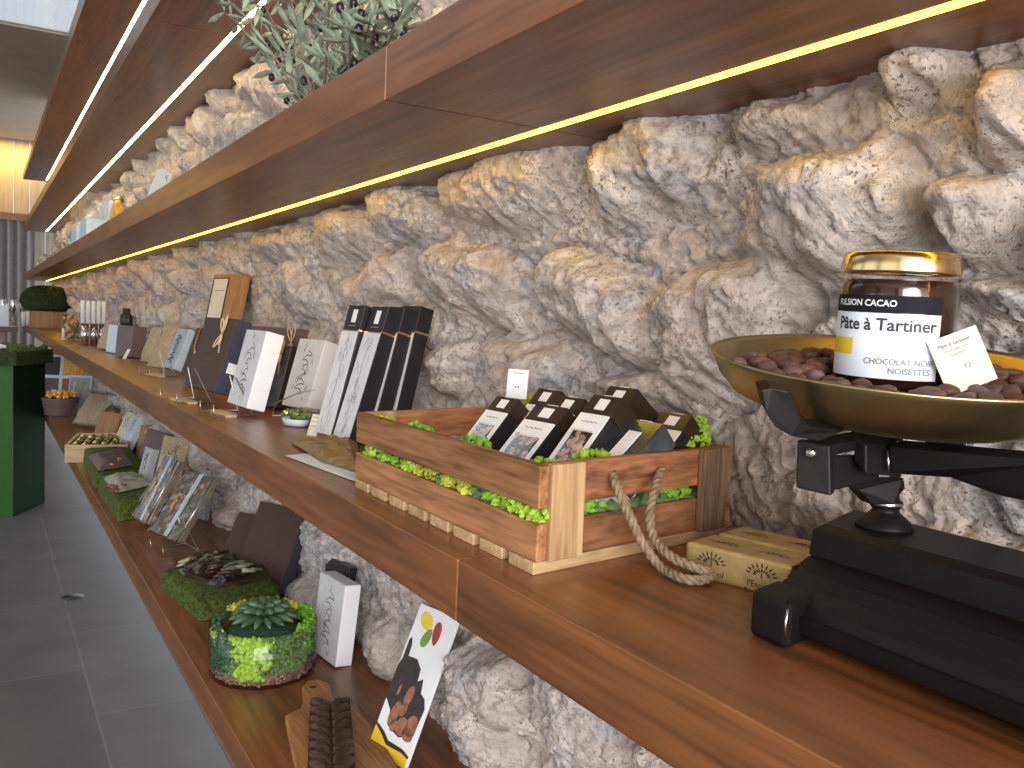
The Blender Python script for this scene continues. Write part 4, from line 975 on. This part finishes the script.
# wire stand and silver packets
def silverpack(q, label):
    r = leaner('silver_packet', label, 'packet', q, 'silver cellophane packets on the lowest shelf'); w, h, t = q[5:]
    k = mb(M['trayback']); k.box(-w/2, w/2, .002, t, 0, h, .002); k.ob('tray', None, r)
    k = mb(M['nuts'])
    for i in range(16): k.blob((random.uniform(-w*.3, w*.3), .001, random.uniform(h*.06, h*.94)), (.010, .004, .011), .25)
    k.ob('florentines', None, r)
    k = mb(M['amber'])
    for i in range(5): k.blob((-w*.26+random.uniform(-.01, .01), -.001, h*(.42+.05*i)), (.008, .004, .008), .25)
    k.ob('candied_fruit', None, r)
    k = mb(M['bluewhite']); k.box(w*.02, w*.14, -.004, -.002, .002, h); k.ob('white_band', None, r)
    k = mb(M['film']); n = 10; vs = [(-w/2-.004+(w+.008)*i/n, -.006+.003*math.sin(i*2.7+j*1.9), -.004+(h+.01)*j/n) for i in range(n+1) for j in range(n+1)]
    k.smooth = False; k.add(vs, [(i*(n+1)+j, (i+1)*(n+1)+j, (i+1)*(n+1)+j+1, i*(n+1)+j+1) for i in range(n) for j in range(n)]); k.ob('cellophane', None, r)
    k = mb(M['steel']); k.tube([(w/2+.003, -.005, -.002), (w/2+.004, -.004, h*.5), (w/2+.002, -.005, h)], .0022, 6); k.ob('crimped_edge', None, r)
silverpack((.500, 2.93, ZL+.022, -75, 33, .200, .225, .022), 'shiny silver cellophane packet of florentines propped on a wire stand')
silverpack((.470, 3.20, ZL+.020, -82, 26, .150, .235, .022), 'second shiny silver packet leaning just behind the one on the wire stand')
r = thing('wire_stand', 'thin metal wire stand propping the front silver packet', 'stand', (.52, 2.86, ZL), (0, 0, rad(-80)))
for s in (-1, 1):
    k = mb(M['wire']); k.tube([(s*.055, -.055, .03), (s*.055, -.05, .003), (s*.055, .06, .003), (s*.02, .02, .10)], .0018, 6); k.ob('leg_wire', None, r)
k = mb(M['wire']); k.tube([(-.055, .06, .003), (.055, .06, .003)], .0018, 6); k.ob('cross_wire', None, r)
def kraftx(r, w, h, t):
    k_ = mb(M['ink']); leafprint(k_, w*.6, h*.5, 26, 2, .004, .3, .95)
    for v in range(len(k_.v)): k_.v[v] = (k_.v[v][0], -.001, k_.v[v][2]+h*.4)
    k_.ob('print', None, r)
plainbox('gift_box', 'kraft coloured box with dark plant print behind the silver packets', 'box', (.600, 3.55, ZL, -62, 14, .150, .260, .035), 'kraft', kraftx)
plainbox('gift_box', 'small grey patterned box at the left of the kraft box', 'box', (.53, 3.72, ZL, -80, 14, .08, .20, .03), 'greyside', kraftx)
plainbox('gift_box', 'small grey blue packet leaning on the stones right of the kraft box', 'box', (.68, 3.25, ZL+.0, -70, 8, .05, .18, .02), 'greyside')
# moss blocks two and three with packages on them
Q = poly_at([(98, 492), (118, 522), (160, 514), (138, 484)], ZL); mossblock('moss_block', 'moss block carrying the sage green packet, second from the terrarium', [(p.x, p.y) for p in Q], .075, 2500, seed=5)
Q = poly_at([(83, 462), (94, 489), (150, 484), (126, 456)], ZL); mossblock('moss_block', 'moss block carrying the brown sachet, farthest from the terrarium', [(p.x, p.y) for p in Q], .075, 2500, seed=6)
def pk(quad, z): return [(p.x, p.y) for p in poly_at(quad, z)]
crumple('green_packet', 'sage green packet with red sweets lying on the middle moss block', 'packet', pk([(104, 478), (116, 492), (152, 484), (136, 474)], ZL+.085), ZL+.080, .020, 'barkgreen', 20, .010, 8)
crumple('brown_sachet', 'dark brown sachet with orange patch lying on the far moss block', 'packet', pk([(88, 456), (98, 470), (134, 464), (124, 450)], ZL+.085), ZL+.080, .020, 'mauve', 20, .010, 9)
for nm_, u0, v0, mt_ in (('green_packet', 116, 487, 'podred'), ('brown_sachet', 112, 461, 'orange')):
    host = bpy.data.objects[nm_]; k = mb(M[mt_])
    for i in range(9):
        p = at(u0+random.uniform(-8, 8), v0+random.uniform(-3, 4), ZL+.100); k.blob((p.x, p.y, ZL+.100), (.010, .012, .005), .2)
    k.ob('sweets', None, host)['kind'] = 'stuff'
# tray of chocolates
p = at(104, 452, ZL+.08)
r = thing('wooden_tray', 'pale wooden tray of gold wrapped chocolates beyond the moss blocks', 'tray', (p.x+.015, p.y+.42, ZL+.001), (0, 0, rad(-12)))
k = mb(M['lightwood'])
k.box(-.12, .16, -.22, .22, 0, .012)
for a in ((-.12, -.105, -.22, .22), (.145, .16, -.22, .22), (-.105, .145, -.22, -.205), (-.105, .145, .205, .22)): k.box(*a, .012, .085, .001)
k.ob('tray', None, r)
for i in range(6):
    for j in range(9):
        k = mb(M['gold'] if (i+j) % 3 else M['moss_sage']); k.blob((-.085+.042*i, -.18+.045*j, .072), (.016, .016, .014), .15, 1); k.ob('wrapped_chocolate', None, r)
k = mb(M['darkchoc']); k.box(-.10, .14, -.20, .20, .015, .058); k.ob('liner', None, r)
# boxes behind the tray
for i, (u, v, lab, mt) in enumerate(((121, 452, 'cream box leaning left of the pair behind the chocolate tray', 'cream'), (128, 456, 'pale printed box leaning right behind the chocolate tray', 'bluewhite'))):
    p = at(u, v, ZL); plainbox('gift_box', lab, 'box', (.60+.01*i, p.y, ZL+.02, -82, 24, .13, .19, .035), mt, kraftx)
plainbox('gift_box', 'mauve brown box leaning between the tray and the kraft box', 'box', (.62, 4.15, ZL, -80, 18, .26, .20, .06), 'mauve')
plainbox('wooden_box', 'orange brown wooden box standing past the chocolate tray', 'box', (.60, 5.45, ZL, -60, 22, .18, .14, .06), 'framewood')
plainbox('wooden_box', 'second orange brown box tucked against the stones above the tray', 'box', (.69, 4.62, ZL, -60, 10, .12, .17, .04), 'framewood')
# sachets, basket, far posters
r = leaner('sweet_bag', 'glossy tan cellophane bag of sweets beside the wicker basket', 'bag', (.53, 6.0, ZL, -60, 35, .24, .22, .06))
n = 12; k = mb(M['kraft']); k.smooth = True; vs = [(.24*(i/n-.5), .03-.03*math.sin(math.pi*i/n)*math.sin(math.pi*j/n)+.008*math.sin(i*3+j), .22*j/n) for i in range(n+1) for j in range(n+1)]
vs += [(a_, .062, c_) for a_, b_, c_ in vs]; N_ = (n+1)**2
k.add(vs, [(o_+i*(n+1)+j, o_+(i+1)*(n+1)+j, o_+(i+1)*(n+1)+j+1, o_+i*(n+1)+j+1) for o_ in (0, N_) for i in range(n) for j in range(n)]); k.ob('bag', None, r)
k = mb(M['film']); k.box(-.125, .125, -.012, .07, -.005, .23, .01); k.ob('cellophane', None, r)
r = thing('wicker_basket', 'brown wicker basket of yellow and orange sweets at the far end of the lowest shelf', 'basket', (.47, 6.75, ZL)); r.scale = (.62, .62, .62)
k = mb(M['mauve'])
for i in range(9):
    rr_ = .15+.004*i; k.tube([(rr_*math.cos(a), rr_*math.sin(a), .012+.021*i) for a in [2*math.pi*j/28+.1*i for j in range(29)]], .012, 6)
k.ob('wicker', None, r)
k = mb(M['amber'])
for i in range(60): 
    a = random.uniform(0, 6.28); rr_ = .15*math.sqrt(random.random()); k.blob((rr_*math.cos(a), rr_*math.sin(a), .20+random.uniform(0, .06)), .024, .2)
o = k.ob('sweets', None, r)
def poster(label, q, cells):
    r = leaner('framed_poster', label, 'poster', q); w, h, t = q[5:]
    k = mb(M['labelblue']); k.box(-w/2, w/2, 0, t, 0, h); k.ob('frame', None, r)
    for (a0, a1, b0, b1, mt) in cells:
        k = mb(M[mt]); k.box(a0*w, a1*w, -.003, 0, b0*h, b1*h); k.ob('photo', None, r)
poster('poster of four photos in white borders at the far left end of the lowest shelf', (.56, 7.75, ZL, -32, 8, .40, .36, .02), [(-.45, -.12, .55, .95, 'photo_dark'), (-.05, .45, .55, .95, 'amber'), (-.45, -.12, .08, .48, 'mauve'), (-.05, .45, .08, .48, 'photo_brown')])
poster('smaller photo panel with white flowers in front of the four photo poster', (.60, 7.05, ZL, -35, 12, .17, .25, .015), [(-.45, .45, .05, .93, 'greyside'), (-.3, -.1, .2, .8, 'white'), (.1, .25, .3, .85, 'white')])

# ------------------------------------------------------------------ far end of the middle shelf
def far(name, label, cat, u, v, z=ZM): 
    p = at(u, v, z); return thing(name, label, cat, (p.x, p.y, z))
r = thing('planter_box', 'brown wooden block under the dark moss dome at the shelf end', 'box', (.535, 9.5, ZM))
k = mb(M['framewood']); k.box(-.13, .14, -.2, .24, 0, .15, .004); k.box(-.12, .13, -.19, .23, .15, .155); k.ob('body', None, r)
r = thing('moss_dome', 'dark green round moss dome at the far end of the middle shelf', 'moss dome', (.545, 9.5, ZM+.157)); r.scale = (.88, .88, .82)
k = mb(M['dome']); k.lathe([(.001, 0), (.20, 0), (.25, .05), (.265, .11), (.24, .19), (.18, .25), (.09, .285), (.001, .295)], 40)
for i in range(1500):
    a = random.uniform(0, 6.28); t_ = random.random(); k.blob((.262*math.cos(a)*math.cos(t_*1.45)**.7, .262*math.sin(a)*math.cos(t_*1.45)**.7, .10+.19*math.sin(t_*1.45)), .010, .4)
k.ob('moss', None, r)
# five white tubes standing on silver tins
tubes_u = [80.5, 84.8, 88.8, 92.8, 96.5]
for i, u in enumerate((82, 88, 94)):
    p = at(u, 350, ZM); k = mb(M['silver']); k.lathe([(.001, 0), (.020, 0), (.020, .125), (.001, .125)], 20); o = k.ob('silver_tin'); o.location = (.505+.046*i, 5.50, ZM)
    tag(o, ['silver tin farthest left under the white tubes', 'silver tin in the middle under the white tubes', 'silver tin nearest the camera under the white tubes'][i], 'tin', 'silver tins under the white tubes')
r = thing('display_tray', 'thin clear tray between the silver tins and the white tubes', 'tray', (.552, 5.50, ZM+.1255)); k = mb(M['greyside']); k.box(-.075, .075, -.03, .03, 0, .004); k.ob('tray', None, r)
for i in range(5):
    k = mb(M['white']); k.lathe([(.001, 0), (.0115, 0), (.0115, .12), (.010, .125), (.001, .125)], 16); o = k.ob('white_tube'); o.location = (.493+.0275*i, 5.50, ZM+.130)
    tag(o, 'slim white tube standing in the row on top of the silver tins', 'tube', 'row of white tubes')
r = far('glass_jar', 'squat jar of dried flowers with a white candle left of the tubes', 'jar', 68, 343); r.location = (.52, 6.3, ZM); r.scale = (.62, .5, .75)
k = mb(M['nuts'])
for i in range(120): k.blob((random.uniform(-.09, .09), random.uniform(-.14, .14), random.uniform(.02, .20)), .018, .4)
k.ob('dried_flowers', None, r)
k = mb(M['moss_sage'])
for i in range(60): k.blob((random.uniform(-.10, .09), random.uniform(-.14, .14), random.uniform(.02, .20)), .018, .4)
k.ob('greenery', None, r)
k = mb(M['cream']); k.lathe([(.001, 0), (.014, 0), (.014, .10), (.001, .10)], 14, (-.11, -.03, 0)); k.ob('candle', None, r)
plainbox('gift_box', 'low mauve box carrying three dark bottles beyond the bags', 'box', (.62, 5.05, ZM, -84, 0, .34, .10, .10), 'mauve')
for i in range(3):
    k = mb(M['blackbrown']); k.lathe([(.001, 0), (.02, 0), (.02, .08), (.008, .095), (.008, .12), (.001, .12)], 16); o = k.ob('dark_bottle'); o.location = (.66, 5.12-.085*i, ZM+.101)
    tag(o, 'small dark bottle standing on the low mauve box', 'bottle', 'dark bottles on the mauve box')
plainbox('gift_box', 'brownish packet leaning right of the silver tins', 'box', (.53, 4.95, ZM, -80, 18, .16, .13, .03), 'kraft')
plainbox('gift_box', 'pale green and white packet left of the mauve bag', 'box', (.54, 4.62, ZM, -78, 6, .16, .135, .05), 'bluewhite')
plainbox('gift_box', 'mauve bag standing behind the two kraft pouches', 'box', (.55, 4.30, ZM, -76, 5, .18, .140, .06), 'mauve')
card('price_card', 'tiny slanted price card before the mauve bag', 124, 359, ZM, .02, .05, -60, 30)

# ------------------------------------------------------------------ on the shelf above: olive branches and far goods
def olive_branch(base, tips, label, seed):
    r_ = random.Random(seed); r = thing('olive_branch', label, 'branch', base, group='olive branches on the upper shelf')
    ks = mb(M['stem']); kl = mb(M['olive_leaf']); ols = []
    for tp in tips:
        T_ = Vector(tp)-Vector(base); mid = T_*.5+Vector((r_.uniform(-.01, .01), r_.uniform(-.02, .02), .03)); N = 12; pts = []
        for i in range(N+1): t = i/N; pts.append(mid*2*t*(1-t)+T_*t*t)
        ks.tube(pts, [.0035*(1-.75*i/N) for i in range(N+1)], 6)
        for i in range(2, N+1):
            for s in ((-1, 1) if i % 2 else (-.6, .9)):
                d = (pts[i]-pts[i-1]).normalized(); sidev = d.cross(Vector((r_.uniform(-1, 1), r_.uniform(-1, 1), r_.uniform(-.3, 1)))).normalized()*s
                dirv = (d*.7+sidev).normalized(); L = r_.uniform(.035, .060); wv = dirv.cross(Vector((r_.random(), r_.random(), .8))).normalized()*L*.11; nn = dirv.cross(wv).normalized()*.002
                p = pts[i]; kl.add([p, p+dirv*L*.3+wv*.8, p+dirv*L*.65+wv, p+dirv*L, p+dirv*L*.65-wv, p+dirv*L*.3-wv*.8, p+dirv*L*.5+nn], [(0, 1, 6), (1, 2, 6), (2, 3, 6), (3, 4, 6), (4, 5, 6), (5, 0, 6)])
            if r_.random() < .22: ols.append(pts[i]+Vector((r_.uniform(-.015, .015), r_.uniform(-.015, .015), -.012)))
    ks.ob('twigs', None, r); kl.ob('leaves', None, r)
    for p in ols: k = mb(M['olive']); k.smooth = True; k.blob(p, (.0065, .0065, .0085), 0, 2); k.ob('olive', None, r)
b0 = atx(322, 76, .50); b0.z = ZC+.004
def tp(u, v, x): return atx(u, v, x)
olive_branch(b0, [tp(236, 4, .42), tp(250, -20, .50), tp(285, -30, .45), tp(300, 5, .5), tp(268, 30, .50), tp(330, -40, .42), tp(225, 12, .46)], 'bushy olive branch leaning left over the light strip on the upper shelf', 3)
b1 = atx(352, 56, .52); b1.z = ZC+.004
olive_branch(b1, [tp(355, -30, .46), tp(385, -20, .45), tp(408, 0, .48), tp(340, 0, .44), tp(372, 14, .46), tp(400, 18, .47), tp(350, 30, .44), tp(425, -10, .5)], 'olive branch with black olives lying right of the bushier one', 8)
b2 = atx(310, 80, .56); b2.z = ZC+.01
olive_branch(b2, [tp(290, 20, .54), tp(320, 10, .55), tp(345, 20, .56), tp(330, -15, .52), tp(365, 10, .55), tp(385, 30, .5)], 'olive branch tucked behind the other two against the stones', 13)
# tall box leaning, clear boxes, golden bag at the far end of this shelf
P = atx(128, 214, .52)
r = leaner('tall_gift_box', 'tall narrow pale box with dark edge leaning on the upper shelf', 'box', (.55, P.y, ZC, -80, 20, .06, .30, .045)); 
k = mb(M['bluewhite']); k.box(-.03, .03, 0, .045, 0, .28, .001); k.ob('body', None, r); k = mb(M['greyink']); leafprint(k, .05, .28, 24, 4, .005)
k.v = [(.0306, .022+v[0]*.8, v[2]) for v in k.v]; k.ob('print', None, r)
P = atx(118, 216, .50); r = thing('cellophane_bag', 'small golden yellow bag glowing beside the tall pale box', 'bag', (.50, P.y, ZC)); k = mb(M['amber'])
k.blob((0, 0, .07), (.03, .04, .07), .12, 3); k.ob('bag', None, r); k = mb(M['gold']); k.blob((0, 0, .15), (.02, .025, .02), .3, 2); k.ob('knot', None, r)
for i, (u, lab) in enumerate(((82, 'clear display box farthest along the upper shelf'), (92, 'clear display box nearer the golden bag on the upper shelf'))):
    P = atx(u, 235, .46); r = thing('display_box', lab, 'box', (.47, P.y, ZC), group='clear boxes on the upper shelf')
    k = mb(M['bluewhite']); k.box(-.05, .05, -.16, .16, 0, .10, .002); k.ob('contents', None, r)
    k = mb(M['film']); k.box(-.052, .052, -.162, .162, .10, .22, .002); k.ob('clear_lid', None, r)
for i, (u, v) in enumerate(((100, 222), (104, 220), (108, 218))):
    P = atx(u, v, .50); k = mb(M['pattern']); k.lathe([(.001, 0), (.025, 0), (.025, .16), (.018, .18), (.001, .18)], 16); o = k.ob('small_bottle'); o.location = (.52, P.y, ZC)
    tag(o, 'small pale bottle standing between the clear boxes and the golden bag', 'bottle', 'small bottles on the upper shelf')
for i in range(5):
    P = atx(46+7*i, 246-5*i, .5); r = thing('dried_bouquet', ['dried bouquet at the very end of the upper shelf', 'second dried bouquet from the far end, upper shelf', 'middle dried bouquet of the five on the upper shelf', 'fourth dried bouquet from the far end, upper shelf', 'dried bouquet nearest the clear boxes on the upper shelf'][i], 'bouquet', (.5, min(P.y, 10.5), ZC)); r.scale = (.7, .7, .6)
    k = mb(M['stem'])
    for j in range(26):
        a = random.uniform(0, 6.28); L_ = random.uniform(.05, .16); k.tube([(0, 0, .0), (L_*.4*math.cos(a), L_*.4*math.sin(a), L_*.7), (L_*.7*math.cos(a), L_*.7*math.sin(a), L_)], .003, 4)
    k.ob('stems', None, r)
    k = mb(M['nuts'] if i % 2 else M['cream'])
    for j in range(24): a = random.uniform(0, 6.28); L_ = random.uniform(.03, .11); k.blob((L_*math.cos(a), L_*math.sin(a), random.uniform(.05, .17)), .013, .4)
    k.ob('flower_heads', None, r)

# ------------------------------------------------------------------ green stand, counter and glassware at the left
n0 = at(13, 517, 0); ya = math.atan2(.42, .22)
hk = aty(13, 366, n0.y).z; ht = aty(13, 347, n0.y).z
r = thing('green_pedestal', 'bright green pedestal topped with a moss tray, standing on the floor', 'pedestal', (n0.x, n0.y, 0), (0, 0, ya))
k = mb(M['kiosk_dark']); k.box(0, .46, 0, .50, 0, hk, .004); k.ob('body', None, r)  # body in the shaded green
k = mb(M['kiosk']); k.box(-.003, .0, .0, .50, 0, hk); o = k.ob('front_panel', None, r); o['label'] = 'brighter green panel'  # thin sheet in brighter green stands in for light on this side
k = mb(M['dome']); k.box(-.02, .52, -.03, .52, hk, ht-.03, .006); k.ob('tray', None, r)
k = mb(M['moss_turf'])
for i in range(240): k.blob((random.uniform(0, .48), random.uniform(-.01, .50), ht-.03+random.uniform(0, .02)), .022, .4)
k.ob('moss', None, r)
k = mb(M['labelblue']); k.blob((.02, .1, ht), (.05, .05, .02), .2); k.ob('white_flower', None, r)
r = thing('counter', 'pale topped counter in the background left behind the green pedestal', 'counter', (-.45, 10.6, 0))
zc_ = aty(10, 327, 10.3).z
k = mb(M['mauve']); k.box(-.9, .78, -.3, .4, zc_-.05, zc_, .004); k.ob('top', None, r)
k = mb(M['plaster']); k.box(-.85, .66, -.25, .35, 0, zc_-.05); k.ob('front', None, r)
p = aty(3, 320, 10.5); k = mb(M['labelblue']); k.box(-.13, .13, -.09, .09, 0, .22, .004); o = k.ob('white_box'); o.location = (p.x-.08, 10.5, zc_); tag(o, 'pale box standing on the background counter', 'box')
for i, u in enumerate((23, 28)):
    p = aty(u, 322, 10.5); k = mb(M['white']); k.lathe([(.001, 0), (.02, 0), (.022, .16), (.001, .16)], 14); o = k.ob('candle'); o.location = (p.x, 10.5, zc_); tag(o, ['left of the two white candles on the background counter', 'right of the two white candles on the background counter'][i], 'candle')
for i in range(8):
    p = aty(-2+5*i, 300, 10.7); r = thing('wine_glass', 'clear stemmed glass standing in the row on the background counter', 'glass', (p.x, 10.72, zc_), group='glasses on the background counter')
    k = mb(M['silver'] if i % 2 else M['glass']); k.lathe([(.03, 0), (.005, .005), (.004, .12), (.03, .16), (.035, .22), (.028, .28)], 16); k.ob('glass', None, r)
# drain cover on the floor
p = at(73, 597, 0); k = mb(M['black']); k.lathe([(.001, .003), (.05, .003), (.052, .0)], 24); o = k.ob('floor_drain'); o.location = (p.x, p.y, 0); tag(o, 'small round dark floor drain in the grey tiles', 'drain')
